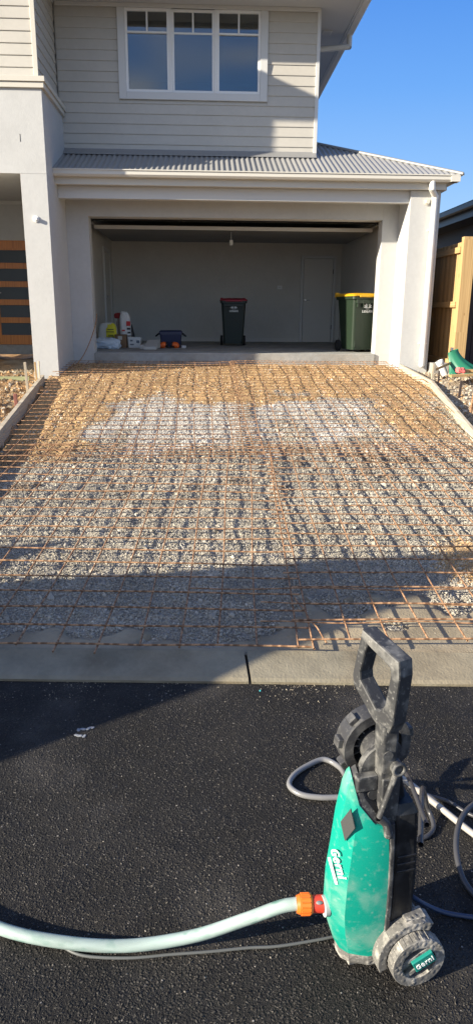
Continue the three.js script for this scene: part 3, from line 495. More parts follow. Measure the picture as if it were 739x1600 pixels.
function stake(label, x, top, Z, w, m, lean = [0, 0], cat = 'stake') {
  const h = top - yard(x, Z) + .12, g = loft([roundRect(w * .9, w * .6, w * .12, 0), roundRect(w, w * .66, w * .12, h * .5), roundRect(w, w * .66, w * .12, h - .004), roundRect(w * .86, w * .55, w * .1, h)]).toNonIndexed();
  const q = new THREE.Matrix4().makeRotationFromEuler(new THREE.Euler(lean[0], stakeRnd() * .6 - .3, lean[1])); g.applyMatrix4(q).translate(x, top - h, -Z); const u = uvBox(clean(g)); return single('stake', u, m, label, cat);
}
stake('tall thin timber stake outside the left board', -2.47, 1.005, 9.8, .034, M.greyWood, [0, .02]);
stake('timber stake of the close pair beside the porch pillar, left one', -2.50, .96, 10.5, .026, M.pine, [0, .03]);
stake('timber stake of the close pair beside the porch pillar, right one', -2.455, .975, 10.45, .026, M.greyWood, [0, -.015]);
stake('reddish painted stake outside the left board', -2.34, .70, 8.72, .042, M.pinkStake, [0, .04]);
stake('pale stake stub outside the left board at the picture edge', -2.21, .46, 7.48, .05, M.greyWood, [0, .02]);
stake('timber stake outside the right board closest to the downpipe', 3.44, .945, 10.62, .036, M.greyWood, [0, -.02]);
stake('dark rusty stake carrying the tilted timber rail', 3.50, .86, 10.5, .022, M.oldSteel, [0, -.01]);
stake('black steel stake outside the middle of the right board', 3.49, .80, 9.55, .034, M.oldSteel, [0, -.05]);
stake('brown stake leaning outside the right board nearest the street', 3.36, .73, 8.72, .045, M.rust, [0, -.09]);
single('timber_rail', prism([[0, -.02], [0, .02], [.05, .02], [.05, -.02]], [3.47, .875, -10.55], [3.95, .965, -11.1], [-.4, 0, .9]), M.pine, 'short tilted timber rail fixed to a dark stake by the downpipe', 'timber');
single('plank', prism([[0, -.015], [0, .015], [.14, .015], [.14, -.015]], [3.60, .80, -10.35], [4.6, .84, -10.5], [0, 0, .99]), M.pine, 'flat timber plank lying in front of the green sheet', 'timber');
single('timber_offcut', bx(3.86, 4.1, .83, .88, 10.45, 10.56, .003), M.pine, 'small timber offcut on the plank under the green sheet', 'timber');
function pillow(w, h, d, s, amp = .1, n = 26) {                         // a soft, creased bag, base at y 0
  const g = new THREE.SphereGeometry(1, n * 2, n), p = g.attributes.position;
  for (let i = 0; i < p.count; i++) { let x = p.getX(i), y = p.getY(i), z = p.getZ(i); const e = (v) => Math.sign(v) * Math.pow(Math.abs(v), .62); x = e(x); y = e(y); z = e(z);
    const k = 1 + amp * (fbm(x * 3 + s, y * 3 + z * 2, 3, 0, s) - .5) * 2 + amp * .6 * (1 - 2 * Math.abs(fbm(x * 4 + y * 2, z * 5 + s, 3, 0, s + 4) - .5) * 2); p.setXYZ(i, x * w / 2 * k, Math.max(-h / 2, y * h / 2 * k) + h / 2, z * d / 2 * k); }
  g.computeVertexNormals(); return clean(g);
}
single('rag', pillow(.12, .08, .1, 9, .3).translate(3.80, .83, -10.42), std([.62, .16, .15], .9), 'crumpled pinkish red rag on the plank', 'rag');
single('concrete_block', [bx(3.70, 3.98, .62, .905, 11.45, 11.7, .01)], M.slab, 'grey concrete block at the foot of the fence', 'concrete block');
{
  const t = thing('pipe_stub', 'short white pipe end beside the concrete block', 'pipe', [3.84, .7, -11.2]);
  part('pipe', new THREE.LatheGeometry([[.045, 0], [.055, 0], [.055, .2], [.062, .2], [.062, .25], [.045, .25], [.045, 0]].map((q) => new THREE.Vector2(...q)), 20).rotateZ(.5).translate(3.84, .74, -11.2), M.whitePaint, t);
}
{
  // green sheet gathered at its top and flaring down over the rubble
  const pos = [], NU = 40, NV = 30, P = (u, v) => {
    const a = lerp(-170, 120, u) * R, f = Math.pow(v, 1.55), r = lerp(.075, .44, f), fold = 1 + .18 * Math.sin(u * 23 + 1) * v + .1 * Math.sin(u * 41) * v;
    return [3.86 + f * .36 + v * .08 + Math.cos(a) * r * fold * 1.05, 1.13 - .42 * Math.pow(v, .8) + .03 * Math.cos(a) * (1 - v) - f * .04, -11.0 + Math.sin(a) * r * fold * .7 * -1 + f * .1];
  };
  for (let i = 0; i < NU; i++) for (let j = 0; j < NV; j++) { const a = P(i / NU, j / NV), b = P((i + 1) / NU, j / NV), c = P((i + 1) / NU, (j + 1) / NV), d = P(i / NU, (j + 1) / NV); pos.push(...a, ...b, ...c, ...a, ...c, ...d); }
  const g = new THREE.BufferGeometry(); g.setAttribute('position', new THREE.Float32BufferAttribute(pos, 3)); const cg = toCreasedNormals(g, 1.0);
  single('plastic_sheet', cg, std([.02, .17, .095], .45), 'dark green plastic sheet gathered at the top against the fence post', 'plastic sheet');
}

/* ------------------------------------------------------------------ fence and neighbour on the right */
{
  const t = thing('timber_fence', 'new timber paling fence with three rails beside the house', 'fence', [4.0, .6, -11.5]), rnd = rng(8);
  const tint = [[1, 1, 1], [.86, .84, .8], [1.08, 1.04, .98], [.75, .72, .68]].map((c) => std(c, .85, { map: pineMap, bumpMap: woodBump, bumpScale: .001 }));
  for (let i = 0; i < 44; i++) { const Z = 11.47 + i * .106, top = 2.77 + .012 * rnd(), g = uvBox(clean(bx(4.042 + .004 * rnd(), 4.058, .66, top, Z, Z + .1, .002))); const u = g.attributes.uv, o = rnd() * 5; for (let k = 0; k < u.count; k++) u.setXY(k, u.getX(k) + o, u.getY(k) + o); part('paling', g, tint[Math.floor(rnd() * 4)], t, null, true); }
  for (const y of [2.66, 1.83, .92]) { const g = uvBox(clean(bx(3.995, 4.04, y - .045, y + .045, 11.5, 16.1, .003))), u = g.attributes.uv; for (let k = 0; k < u.count; k++) { const a = u.getX(k); u.setXY(k, u.getY(k), a); } part('rail', g, M.pine, t, null, true); }
  for (const Z of [11.35, 14.0]) part('post', bx(4.0, 4.19, .5, Z < 13 ? 2.84 : 2.74, Z, Z + .11, .004), M.pine, t);
  part('post_bracket', bx(3.965, 3.999, .95, 1.16, 11.37, 11.43, .003), M.steel, t);
}
{
  const t = thing('neighbour_house', 'neighbouring house with black eave and gutter behind the fence', 'house', [6.2, .6, -16]);
  const q = [[0, 0], [.11, 0], [.13, .03], [.13, .12], [0, .12]], w = part('wall', bx(5.95, 12, .0, 3.62, 13.4, 26, 0), M.maroon, t);
  part('gutter', prism(q, [5.44, 3.74, -12.9], [5.44, 3.74, -26], [-1, 0, 0]), M.navyFascia, t); part('fascia', bx(5.441, 5.47, 3.60, 3.86, 12.9, 26, 0), M.navyFascia, t); part('soffit', bx(5.471, 5.95, 3.62, 3.64, 12.9, 26, 0), std([.10, .10, .11], .8), t);
  part('front_fascia', [bx(5.44, 12, 3.60, 3.86, 12.87, 12.899, 0)], M.navyFascia, t);
  part('roof', (() => { const a = [5.3, 3.87, -12.8], b = [5.3, 3.87, -26], c = [9, 5.3, -26], d = [9, 5.3, -16.4], e = [12.5, 3.87, -12.8], pos = []; pos.push(...a, ...b, ...c, ...a, ...c, ...d, ...a, ...d, ...e); const g = new THREE.BufferGeometry(); g.setAttribute('position', new THREE.Float32BufferAttribute(pos, 3)); g.computeVertexNormals(); return g; })(), std([.03, .03, .035], .6), t);
  const f = thing('steel_screen', 'very dark upright steel screen between fence post and neighbour', 'fence', [5.2, .6, -12.05]);
  for (let x = 4.2; x < 5.9; x += .16) part('slat', bx(x, x + .152, .55, 2.66, 12.02 + .01 * (Math.round(x * 100) % 2), 12.05, .003), M.maroon, f);
}

/* ------------------------------------------------------------------ wheelie bins */
const binGreen = std([.008, .018, .015], .5), binGreen2 = std([.013, .027, .014], .5), emblem = std([.85, .87, .85], .6);
function lotus(s) {                                                      // flower emblem: a fan of pointed petals
  const gs = []; const petal = (a, l, w) => { const sh = new THREE.Shape(); sh.moveTo(0, 0); sh.bezierCurveTo(-w, l * .35, -w * .8, l * .75, 0, l); sh.bezierCurveTo(w * .8, l * .75, w, l * .35, 0, 0); return new THREE.ExtrudeGeometry(sh, { depth: .002, bevelEnabled: false, curveSegments: 5 }).rotateZ(a * R); };
  for (const [a, l, w] of [[0, 1, .27], [30, .98, .2], [-30, .98, .2], [56, .98, .17], [-56, .98, .17], [80, .95, .15], [-80, .95, .15]]) gs.push(petal(a, l * s, w * s)); return gs;
}
function bin(label, at, turn, W, D, Ht, bodyM, lidM, low) {
  const t = thing('wheelie_bin', label, 'wheelie bin', at), b = [0, 0, 0]; ORIGIN.set(t, new THREE.Vector3());
  const k = W / .50, r = .05;
  const body = part('body', [loft([roundRect(W * .74, D * .66, r, .045, 0, D * .02), roundRect(W * .76, D * .68, r, .10, 0, D * .02), roundRect(W * .93, D * .95, r, Ht * .86, 0, 0), roundRect(W * .94, D * .96, r, Ht * .90, 0, 0)], true, false), loft([roundRect(W * 1.0, D * 1.02, r, Ht * .865), roundRect(W * 1.02, D * 1.04, r, Ht * .87), roundRect(W * 1.02, D * 1.04, r, Ht * .915), roundRect(W * .98, D, r, Ht * .918)])], bodyM, t);
  part('lift_comb', [bx(-W * .4, W * .4, Ht * .80, Ht * .865, -D * .53, -D * .46, .008), ...[-.36, -.18, 0, .18, .36].map((x) => bx(W * x - .006, W * x + .006, Ht * .74, Ht * .86, -D * .535, -D * .46, .003))], bodyM, body);
  part('side_rib', [-1, 1].map((s) => bx(s * W * .30 - .012, s * W * .30 + .012, .09, Ht * .80, -D * .36 - .01, -D * .34, .005).applyMatrix4(new THREE.Matrix4().makeShear(0, 0, 0, 0, 0, 0))), bodyM, body);
  const lid = part('lid', [loft([roundRect(W * 1.05, D * 1.08, r, Ht * .918, 0, .01), roundRect(W * 1.06, D * 1.09, r, Ht * .934, 0, .01), roundRect(W * .98, D * 1.0, r * 1.2, Ht * .950, 0, .0), roundRect(W * .8, D * .8, r * 1.5, Ht * .966, 0, 0), roundRect(W * .4, D * .4, r, Ht * .972, 0, 0)]), bx(-W * .32, W * .32, Ht * .90, Ht * .935, -D * .57, -D * .53, .01)], lidM, t);
  part('hinge', [cyl([-W * .46, Ht * .955, -D * .56], [W * .46, Ht * .955, -D * .56], .018), ...[-1, 1].map((s) => bx(s * W * .44 - .03, s * W * .44 + .03, Ht * .90, Ht * .985, D * .50, D * .60, .012))], lidM, lid);
  part('grab_handle', [cyl([-W * .4, Ht * .93, -D * .60], [W * .4, Ht * .93, -D * .60], .016)], bodyM, t);
  for (const s of [-1, 1]) { const w = part('wheel', cyl([s * (W * .40), .1, -D * .36], [s * (W * .40 + .05), .1, -D * .36], .1, .1, 24), M.rubber, t); part('hub', cyl([s * (W * .40 + .045), .1, -D * .36], [s * (W * .40 + .056), .1, -D * .36], .05, .045, 16), M.black, w); }
  part('axle', cyl([-W * .42, .1, -D * .36], [W * .42, .1, -D * .36], .012), M.steel, t);
  const y = Ht * low, z = D * .5 * lerp(.68, .95, (y - .1) / (Ht * .76)) + .010, tilt = -Math.atan((D * .5 * .27) / (Ht * .76)) * -1, put = (g, dy) => g.rotateX(tilt).translate(0, y + dy, z + dy * Math.tan(tilt) + .004);
  part('emblem', [...lotus(.078 * k).map((g) => put(g, .028 * k)), put(text('LOGAN', .036 * k, .002), -.022 * k), put(text('CITY OF', .011 * k, .002), .012 * k)], emblem, t);
  t.rotation.y = turn; return t;
}
bin('dark green wheelie bin with a red lid in the middle of the garage', [.565, 1.001, -15.1], .0, .535, .55, .985, binGreen, std([.30, .012, .03], .45), .735);
bin('green wheelie bin with a yellow lid by the right edge of the garage', [2.765, 1.001, -13.02], .25, .585, .73, 1.055, binGreen2, std([.62, .35, .012], .5), .70);

/* ------------------------------------------------------------------ things on the garage floor */
const F = 1.001;
{
  const yb = thing('building_bag', 'upright bag with white left and yellow right half on the garage floor', 'bag', [-1.92, F, -14.05]);
  part('sack', pillow(.36, .46, .15, 21, .07).translate(-1.92, F, -14.05), std([.52, .52, .48], .7), yb);
  part('printed_panel', pillow(.22, .455, .165, 22, .06).translate(-1.85, F, -14.045), std([.62, .56, .02], .6), yb);
  part('print', [[.0, .33, .12], [-.01, .285, .15], [0, .22, .1], [0, .19, .12]].map(([x, y, w]) => bx(-1.85 + x - w / 2, -1.85 + x + w / 2, F + y, F + y + .016, 13.956, 13.963, 0)), std([.1, .1, .03], .8), yb);
  const wb = thing('building_bag', 'tall white bag with red and black print behind the cardboard box', 'bag', [-1.58, F, -14.3]);
  part('sack', pillow(.21, .66, .16, 25, .10).rotateZ(.04).translate(-1.585, F, -14.3), std([.66, .66, .64], .6), wb);
  part('print', [bx(-1.57, -1.49, F + .40, F + .49, 14.205, 14.212, 0), bx(-1.66, -1.60, F + .30, F + .33, 14.205, 14.212, 0)], std([.5, .03, .03], .6), wb);
  part('print', [bx(-1.56, -1.49, F + .33, F + .37, 14.203, 14.21, 0), bx(-1.55, -1.49, F + .26, F + .29, 14.203, 14.21, 0), bx(-1.55, -1.49, F + .20, F + .22, 14.203, 14.21, 0)], std([.05, .05, .05], .6), wb);
  single('building_bag', pillow(.16, .6, .14, 27, .12).rotateZ(-.08).translate(-1.74, F, -14.45), std([.28, .24, .22], .7), 'brownish grey bag standing left of the tall white bag', 'bag');
  single('red_cloth', pillow(.12, .10, .1, 28, .3).translate(-1.76, F + .54, -14.45), std([.3, .03, .03], .8), 'dark red cloth on top of the brownish bag', 'cloth');
  single('black_tube', cyl([-1.42, F, -14.25], [-1.5, F + .42, -14.35], .045, .03, 14), M.black, 'black tapering tube leaning beside the tall white bag', 'tube');
  const cb = thing('cardboard_box', 'brown cardboard box in front of the bags', 'box', [-1.66, F, -13.95]);
  part('box', bx(-1.76, -1.54, F, F + .245, 13.85, 14.05, .004), std([.20, .12, .065], .85), cb); part('label', bx(-1.70, -1.62, F + .15, F + .22, 13.846, 13.849, 0), std([.5, .48, .42], .7), cb); part('flap', bx(-1.76, -1.54, F + .246, F + .25, 13.83, 13.94, 0), std([.24, .15, .08], .85), cb);
  const wx = thing('white_box', 'small white box with grey print right of the cardboard box', 'box', [-1.4, F, -13.95]);
  part('box', bx(-1.50, -1.27, F, F + .2, 13.86, 14.04, .004), std([.55, .56, .55], .7), wx); part('print', [bx(-1.47, -1.42, F + .12, F + .15, 13.857, 13.859, 0), bx(-1.475, -1.40, F + .05, F + .075, 13.857, 13.859, 0), bx(-1.35, -1.29, F + .09, F + .14, 13.857, 13.859, 0)], std([.12, .14, .17], .7), wx);
  single('plastic_bag', pillow(.48, .19, .26, 31, .2, 34).rotateZ(-.02).translate(-1.88, F, -13.5), new THREE.MeshPhysicalMaterial({ color: lin(.50, .58, .66), roughness: .28, clearcoat: .4, side: THREE.DoubleSide }), 'pale blue crumpled plastic bag lying at the left garage wall', 'plastic bag');
  single('paper_stack', [prism([[0, 0], [0, .05], [.42, .16], [.42, .02]], [-1.16, F, -13.25], [-.93, F, -13.3], [.12, 0, -1]), prism([[0, 0], [.01, .07], [.3, .1], [.3, .02]], [-1.24, F, -13.35], [-1.1, F, -13.36], [.2, 0, -1])], std([.42, .41, .38], .8), 'grey folded paper sheets on the garage floor left of the cool box', 'paper');
  const c = thing('cool_box', 'navy blue cool box with black side handles on the garage floor', 'cool box', [-.70, F, -14.2]);
  part('box', loft([roundRect(.37, .24, .03, F, -.70, -14.2), roundRect(.42, .28, .03, F + .24, -.70, -14.2)]), std([.012, .018, .06], .45), c);
  const lid = part('lid', [loft([roundRect(.45, .31, .03, F + .241, -.70, -14.2), roundRect(.45, .31, .03, F + .30, -.70, -14.2), roundRect(.40, .26, .03, F + .325, -.70, -14.2)])], std([.014, .02, .065], .4), c);
  for (const s of [-1, 1]) part('handle', capped([[-.70 + s * .22, F + .27, -14.28], [-.70 + s * .285, F + .22, -14.25], [-.70 + s * .285, F + .22, -14.15], [-.70 + s * .22, F + .27, -14.12]], .016, 16), M.black, c);
  const em = thing('ear_muffs', 'orange ear muffs lying in front of the cool box', 'ear muffs', [-.70, F, -13.8]), or = std([.72, .12, .015], .55);
  for (const [x, z, s] of [[-.83, -13.78, .3], [-.60, -13.82, -.25]]) { const q = part('ear_cup', new THREE.SphereGeometry(1, 18, 12).scale(.085, .06, .07).rotateZ(s).translate(x, F + .058, z), or, em); part('cushion', new THREE.TorusGeometry(.045, .018, 8, 18).rotateY(Math.PI / 2).rotateZ(s).translate(x + (s > 0 ? .07 : -.07), F + .06, z), M.black, q); }
  part('head_band', tube([[-.80, F + .05, -13.76], [-.75, F + .02, -13.66], [-.66, F + .02, -13.67], [-.62, F + .05, -13.78]], .012, 24), M.black, em);
  const sb = thing('tape_roll', 'small white roll to the right of the cool box', 'tape', [-.46, F, -13.85]); part('roll', new THREE.LatheGeometry([[.025, 0], [.05, 0], [.05, .05], [.025, .05], [.025, 0]].map((q) => new THREE.Vector2(...q)), 18).translate(-.44, F, -13.85), std([.45, .45, .45], .6), sb);
}

/* ------------------------------------------------------------------ hoses and cables on the road */
const hoseMap = tex(512, .9, (u, v) => { const n = fbm(u * 9, v * 5, 5, 0, 3), g = sm(.68, .76, fbm(u * 12 + .3, v * 3, 3, 0, 19)) * .75 + .4 * sm(.5, .75, fbm(u * 30, v * 6, 3, 0, 24)), k = .6 + .6 * n; return [lerp(.34, .12, g * .8) * k, lerp(.43, .26, g * .8) * k, lerp(.40, .21, g * .8) * k]; }, true, .11);
{
  const t = thing('garden_hose', 'thick pale green garden hose curving across the asphalt to the washer', 'hose', [0, 0, -1.5]);
  part('hose', tube([[.236, .19, -1.468], [.19, .176, -1.473], [.093, .118, -1.489], [-.046, .052, -1.503], [-.222, .022, -1.507], [-.4, .021, -1.525], [-.589, .021, -1.577], [-.80, .021, -1.69], [-1.2, .021, -2.0], [-1.9, .021, -2.3]], .0168, 160, 16), std(white, .55, { map: hoseMap }), t, null, true);
  const orange = std([.80, .17, .02], .42), red = std([.62, .055, .03], .4), ax = (a, b, r1, r2, s) => cyl([a, .19, -1.466], [b, .19, -1.466], r1, r2, s);
  const nut = part('nut', [ax(.232, .240, .021, .0245, 24), ax(.240, .268, .0245, .0265, 24), ax(.268, .274, .0265, .022, 24)], orange, t);
  part('grip_rib', Array.from({ length: 14 }, (_, i) => { const a = i / 14 * 6.283; return bx(.243, .267, .19 + Math.sin(a) * .0255 - .002, .19 + Math.sin(a) * .0255 + .002, 1.466 - Math.cos(a) * .0255 - .002, 1.466 - Math.cos(a) * .0255 + .002, .001); }), orange, nut);
  const con = part('connector', [ax(.275, .302, .0215, .0225, 24)], red, t); part('button', new THREE.SphereGeometry(1, 14, 10).scale(.009, .004, .006).translate(.290, .2075, -1.452), std([.20, .21, .21], .6), con);
}
const blackHose = std([.055, .055, .058], .33);
single('pressure_hose', tube([[.47, .60, -1.62], [.455, .50, -1.68], [.45, .28, -1.85], [.50, .08, -2.12], [.505, .014, -2.27], [.455, .011, -2.325], [.385, .011, -2.29], [.325, .011, -2.235], [.30, .011, -2.175], [.335, .011, -2.125], [.405, .011, -2.105], [.50, .011, -2.10], [.60, .011, -2.06], [.70, .011, -1.94]], .0105, 160, 10), std([.20, .20, .20], .3), 'grey pressure hose looping out to the left behind the washer', 'hose');
{
  const t = thing('spray_lance', 'dusty grey spray lance lying behind the washer to the right', 'spray lance', [.75, 0, -2.05]);
  part('tube', tube([[.57, .17, -2.14], [.66, .10, -2.13], [.728, .06, -2.106], [.82, .022, -2.018], [.888, .018, -1.9], [.99, .018, -1.75]], .0115, 40, 10), std([.36, .34, .31], .45), t); part('grip', tube([[.60, .145, -2.14], [.68, .09, -2.125]], .017, 8, 10), M.black, t); part('nozzle', tube([[.98, .018, -1.765], [1.03, .018, -1.69]], .016, 8, 10), M.black, t);
}
single('power_cable', tube([[.60, .25, -1.60], [.70, .20, -1.9], [.76, .05, -2.0], [.77, .010, -1.95], [.735, .009, -1.905], [.68, .009, -1.885], [.60, .009, -1.86]], .0085, 60, 8), blackHose, 'dark cable bent in a short arc right behind the washer', 'cable');
single('pressure_hose', tube([[1.25, .02, -2.25], [1.105, .02, -2.12], [.945, .06, -2.01], [.845, .07, -1.91], [.79, .05, -1.795], [.79, .012, -1.69], [.85, .011, -1.60], [1.0, .011, -1.55]], .0095, 80, 10), blackHose, 'black hose loop rising at the right picture edge', 'hose');
single('power_cable', tube([[.62, .30, -1.62], [.66, .22, -1.95], [.70, .07, -2.12], [.79, .012, -2.11], [.86, .010, -2.07], [.93, .010, -1.99], [1.1, .010, -1.88]], .0075, 60, 8), blackHose, 'thin black cable running off to the right beside the lance', 'cable');
single('power_cable', tube([[.55, .15, -1.55], [.60, .06, -1.60], [.683, .010, -1.60], [.769, .009, -1.578], [.876, .009, -1.559], [1.2, .009, -1.6]], .007, 50, 8), std([.03, .05, .10], .35), 'dark blue cable leaving the washer low on the right', 'cable');
single('thin_cable', tube([[-.42, .004, -1.535], [-.344, .004, -1.497], [-.221, .004, -1.485], [-.1, .004, -1.492], [.006, .004, -1.497], [.11, .004, -1.505], [.202, .004, -1.508], [.35, .006, -1.53], [.42, .01, -1.55]], .0042, 80, 8), std([.11, .115, .11], .5), 'thin grey cable lying on the asphalt under the garden hose', 'cable');
single('paper_scrap', [[0, 0], [.022, .004], [-.018, -.006], [.036, .010]].map(([a, b], i) => pillow(.020 - i * .002, .003, .011, 41 + i, .6, 10).rotateY(i * .9).translate(-.525 + a, 0, -2.575 - b)), std([.24, .255, .28], .95), 'torn white scrap of paper on the asphalt, farther of two', 'litter');
single('paper_scrap', [[0, 0], [.018, -.003], [-.014, .004]].map(([a, b], i) => pillow(.016, .003, .010, 51 + i, .6, 10).rotateY(i * 1.3).translate(-.53 + a, 0, -2.528 - b)), std([.24, .255, .28], .95), 'torn white scrap of paper on the asphalt, nearer of two', 'litter');
single('plastic_scrap', cyl([.243, .0, -2.86], [.243, .005, -2.86], .004, .003, 10), std([.05, .45, .5], .5), 'tiny turquoise plastic scrap beside the kerb joint', 'litter');

// heap of dug soil on the verge, left of the view: its shadow crosses the road and the foot of the driveway
single('soil_heap', [[-3.31, -2.63, .11, .29, 1.64, 2.18, .66, 0], [-3.5, -3.62, 0, 0, 1.0, 1.12, 1, 40]].map(([cx, cz, dx, dz, rad, top, far, sd]) => {
  const pos = [], NR = 40, NA = 90, P = (i, j) => { const t = i / NR, a = j / NA * 6.2832, q = (1 + .06 * (fbm(Math.cos(a) * 2 + 5 + sd, Math.sin(a) * 2 + 5, 3, 0, 300) - .5)) * (Math.sin(a) < 0 ? lerp(1, far, -Math.sin(a)) : 1), r = t * rad * q, y = Math.max(0, top * (1 - Math.pow(t, 1.02))) + (fbm(Math.cos(a) * r * 2.2 + 9 + sd, Math.sin(a) * r * 2.2, 4, 0, 310) - .5) * .26 * Math.min(1, t * 4); return [cx + dx * (1 - t) + Math.cos(a) * r, y, cz + dz * (1 - t) + Math.sin(a) * r]; };
  for (let i = 0; i < NR; i++) for (let j = 0; j < NA; j++) { const a = P(i, j), b = P(i, j + 1), c = P(i + 1, j + 1), d = P(i + 1, j); pos.push(...a, ...b, ...c, ...a, ...c, ...d); }
  const g = new THREE.BufferGeometry(); g.setAttribute('position', new THREE.Float32BufferAttribute(pos, 3)); g.computeVertexNormals(); return g;
}), M.plainSoil, 'steep heap of dug clay soil at the road edge on the left', 'soil heap');
/* ------------------------------------------------------------------ the pressure washer: front to -x, near side to +z, then turned on the spot */
{
  const t = thing('pressure_washer', 'upright teal green and black pressure washer with carry handle, standing on the asphalt', 'pressure washer', [.415, 0, -1.482]); ORIGIN.set(t, new THREE.Vector3());
  const tealMap = dirtySpots([.005, .305, .22], [.28, .42, .35], .42, 61, 512, .45), greyMap = dirtySpots([.035, .036, .037], [.27, .262, .24], .55, 63, 512, .3), dustMap = dirtySpots([.13, .126, .115], [.40, .375, .33], .9, 65, 512, .2), blackMap = dirtySpots([.006, .007, .009], [.16, .16, .16], .14, 67, 256, .3);
  const teal = std(white, .38, { map: tealMap }), grey = std(white, .6, { map: greyMap, bumpMap: renderBump, bumpScale: .0006 }), dusty = std(white, .9, { map: dustMap, bumpMap: soilBump, bumpScale: .004 }), black = std(white, .4, { map: blackMap }), badge = std([.07, .072, .07], .4), letter = std([.82, .84, .82], .5), plain = std([.006, .20, .16], .45);
  const half = (y, f, o, s, b) => { const near = [[f[0], y + (f[1] || 0), 0], [f[0] * .92 + o[0] * .08, y + (f[2] ?? f[1] ?? 0), o[1] * .42], [o[0], y + (o[2] || 0), o[1]], [s[0], y + (s[2] || 0), s[1]], [b[0], y + (b[2] || 0), b[1]]]; return [...near, ...near.slice(1).reverse().map((p) => [p[0], p[1], -p[2]])]; };
  const rings = [
    half(.045, [-.066], [-.050, .036], [-.004, .058], [.030, .060]), half(.075, [-.082], [-.058, .042], [-.008, .062], [.030, .064]), half(.13, [-.099], [-.070, .048], [-.014, .066], [.030, .067]),
    half(.20, [-.110], [-.078, .053], [-.020, .069], [.030, .070]), half(.30, [-.108], [-.076, .054], [-.022, .070], [.029, .071]), half(.38, [-.099], [-.069, .052], [-.020, .068], [.026, .069]),
    half(.43, [-.090, .05, .05], [-.062, .049, .02], [-.018, .065, .006], [.023, .067, 0]), half(.452, [-.076, .12, .112], [-.056, .045, .058], [-.015, .062, .016], [.021, .065, .008]), half(.456, [-.066, .156, .136], [-.052, .042, .070], [-.014, .061, .02], [.021, .064, .010]),
  ].map((r) => [...r].reverse());
  const shell = part('front_shell', toCreasedNormals(clean(loft(rings)), .42), teal, t);
  // trim on top of the shell, following its upper edge
  part('shell_trim', toCreasedNormals(clean(loft([half(.454, [-.064, .154, .134], [-.050, .040, .069], [-.014, .0595, .02], [.024, .063, .012]), half(.470, [-.050, .146, .130], [-.036, .036, .07], [-.002, .052, .02], [.028, .058, .014]), half(.470, [-.02, .10, .10], [-.01, .02, .07], [.01, .03, .03], [.03, .04, .02])].map((r) => [...r].reverse()))), .4), grey, t);
  // text and badge on the slanted facet between front and side
  const pA = new THREE.Vector3(-.110, .20, 0), facet = (y, z) => {       // point and outward normal on the front facet at height y, sideways z
    y = y; const f = (v) => y < .20 ? lerp(v[1], v[2], (y - .13) / .07) : y < .30 ? lerp(v[2], v[3], (y - .2) / .1) : lerp(v[3], v[4], (y - .3) / .08), fx = f([0, -.099, -.110, -.108, -.099]), ox = f([0, -.070, -.078, -.076, -.069]), oz = f([0, .048, .053, .054, .052]), mx = fx * .92 + ox * .08, mz = oz * .42;
    const q = clamp((z - mz) / (oz - mz)); return { p: new THREE.Vector3(lerp(mx, ox, q), y, z), n: new THREE.Vector3(-(oz - mz), 0, ox - mx).normalize() };
  };
  const onFacet = (g, y, z, roll, lift = .001) => { const { p, n } = facet(y, z), up = new THREE.Vector3(0, 1, 0), right = new THREE.Vector3().crossVectors(up, n).normalize(); const up2 = new THREE.Vector3().crossVectors(n, right); const m = new THREE.Matrix4().makeBasis(right, up2, n).setPosition(p.addScaledVector(n, lift)); return g.rotateZ(roll).applyMatrix4(m); };
  part('lettering', [onFacet(text('Gerni', .023, .0012), .352, .031, -1.24, .004)], letter, shell);
  part('stripe', [onFacet(new THREE.BoxGeometry(.075, .008, .0012), .325, .0225, -1.24, .004)], letter, shell);
  { const sh = new THREE.Shape(); sh.moveTo(0, -.05); sh.lineTo(.019, .002); sh.lineTo(0, .05); sh.lineTo(-.019, -.002); sh.closePath(); part('badge', [onFacet(new THREE.ExtrudeGeometry(sh, { depth: .002, bevelEnabled: true, bevelSize: .001, bevelThickness: .001, bevelSegments: 1 }), .475, .036, -.10, .008)], badge, shell); }
  part('water_inlet', [cyl([-.105, .19, 0], [-.1165, .19, 0], .0262, .0262, 32)], std([.45, .47, .44], .6), t);
  // black rear housing
  part('side_trim', [loft([roundRect(.014, .146, .004, .10, .036), roundRect(.014, .150, .004, .25, .036), roundRect(.014, .146, .004, .40, .033), roundRect(.014, .136, .004, .475, .030)])], grey, t);
  const rear = part('rear_housing', [loft([roundRect(.070, .128, .014, .09, .078), roundRect(.072, .130, .014, .30, .079), roundRect(.066, .122, .014, .49, .073), roundRect(.050, .100, .012, .515, .070)]), loft([roundRect(.04, .05, .008, .51, .065), roundRect(.035, .04, .008, .58, .055)])], black, t);
  part('vent_slot', [.315, .338, .361].map((y) => bx(.052, .104, y, y + .008, -.0668, -.060, .002)), M.black, rear);
  part('rear_handle', [cyl([.112, .25, .03], [.125, .25, .03], .012), cyl([.112, .215, .0], [.122, .215, .0], .02)], black, rear);
  // base skirt with fenders over the wheels
  part('base', [toCreasedNormals(clean(loft([half(.018, [-.066], [-.046, .034], [.0, .054], [.034, .056]), half(.030, [-.072], [-.051, .038], [-.004, .058], [.034, .060]), half(.055, [-.072], [-.053, .039], [-.006, .061], [.034, .062])].map((r) => [...r].reverse()))), .3), bx(.03, .130, .045, .175, -.060, .060, .006), bx(-.046, .02, 0, .02, -.03, .03, .004)], dusty, t);
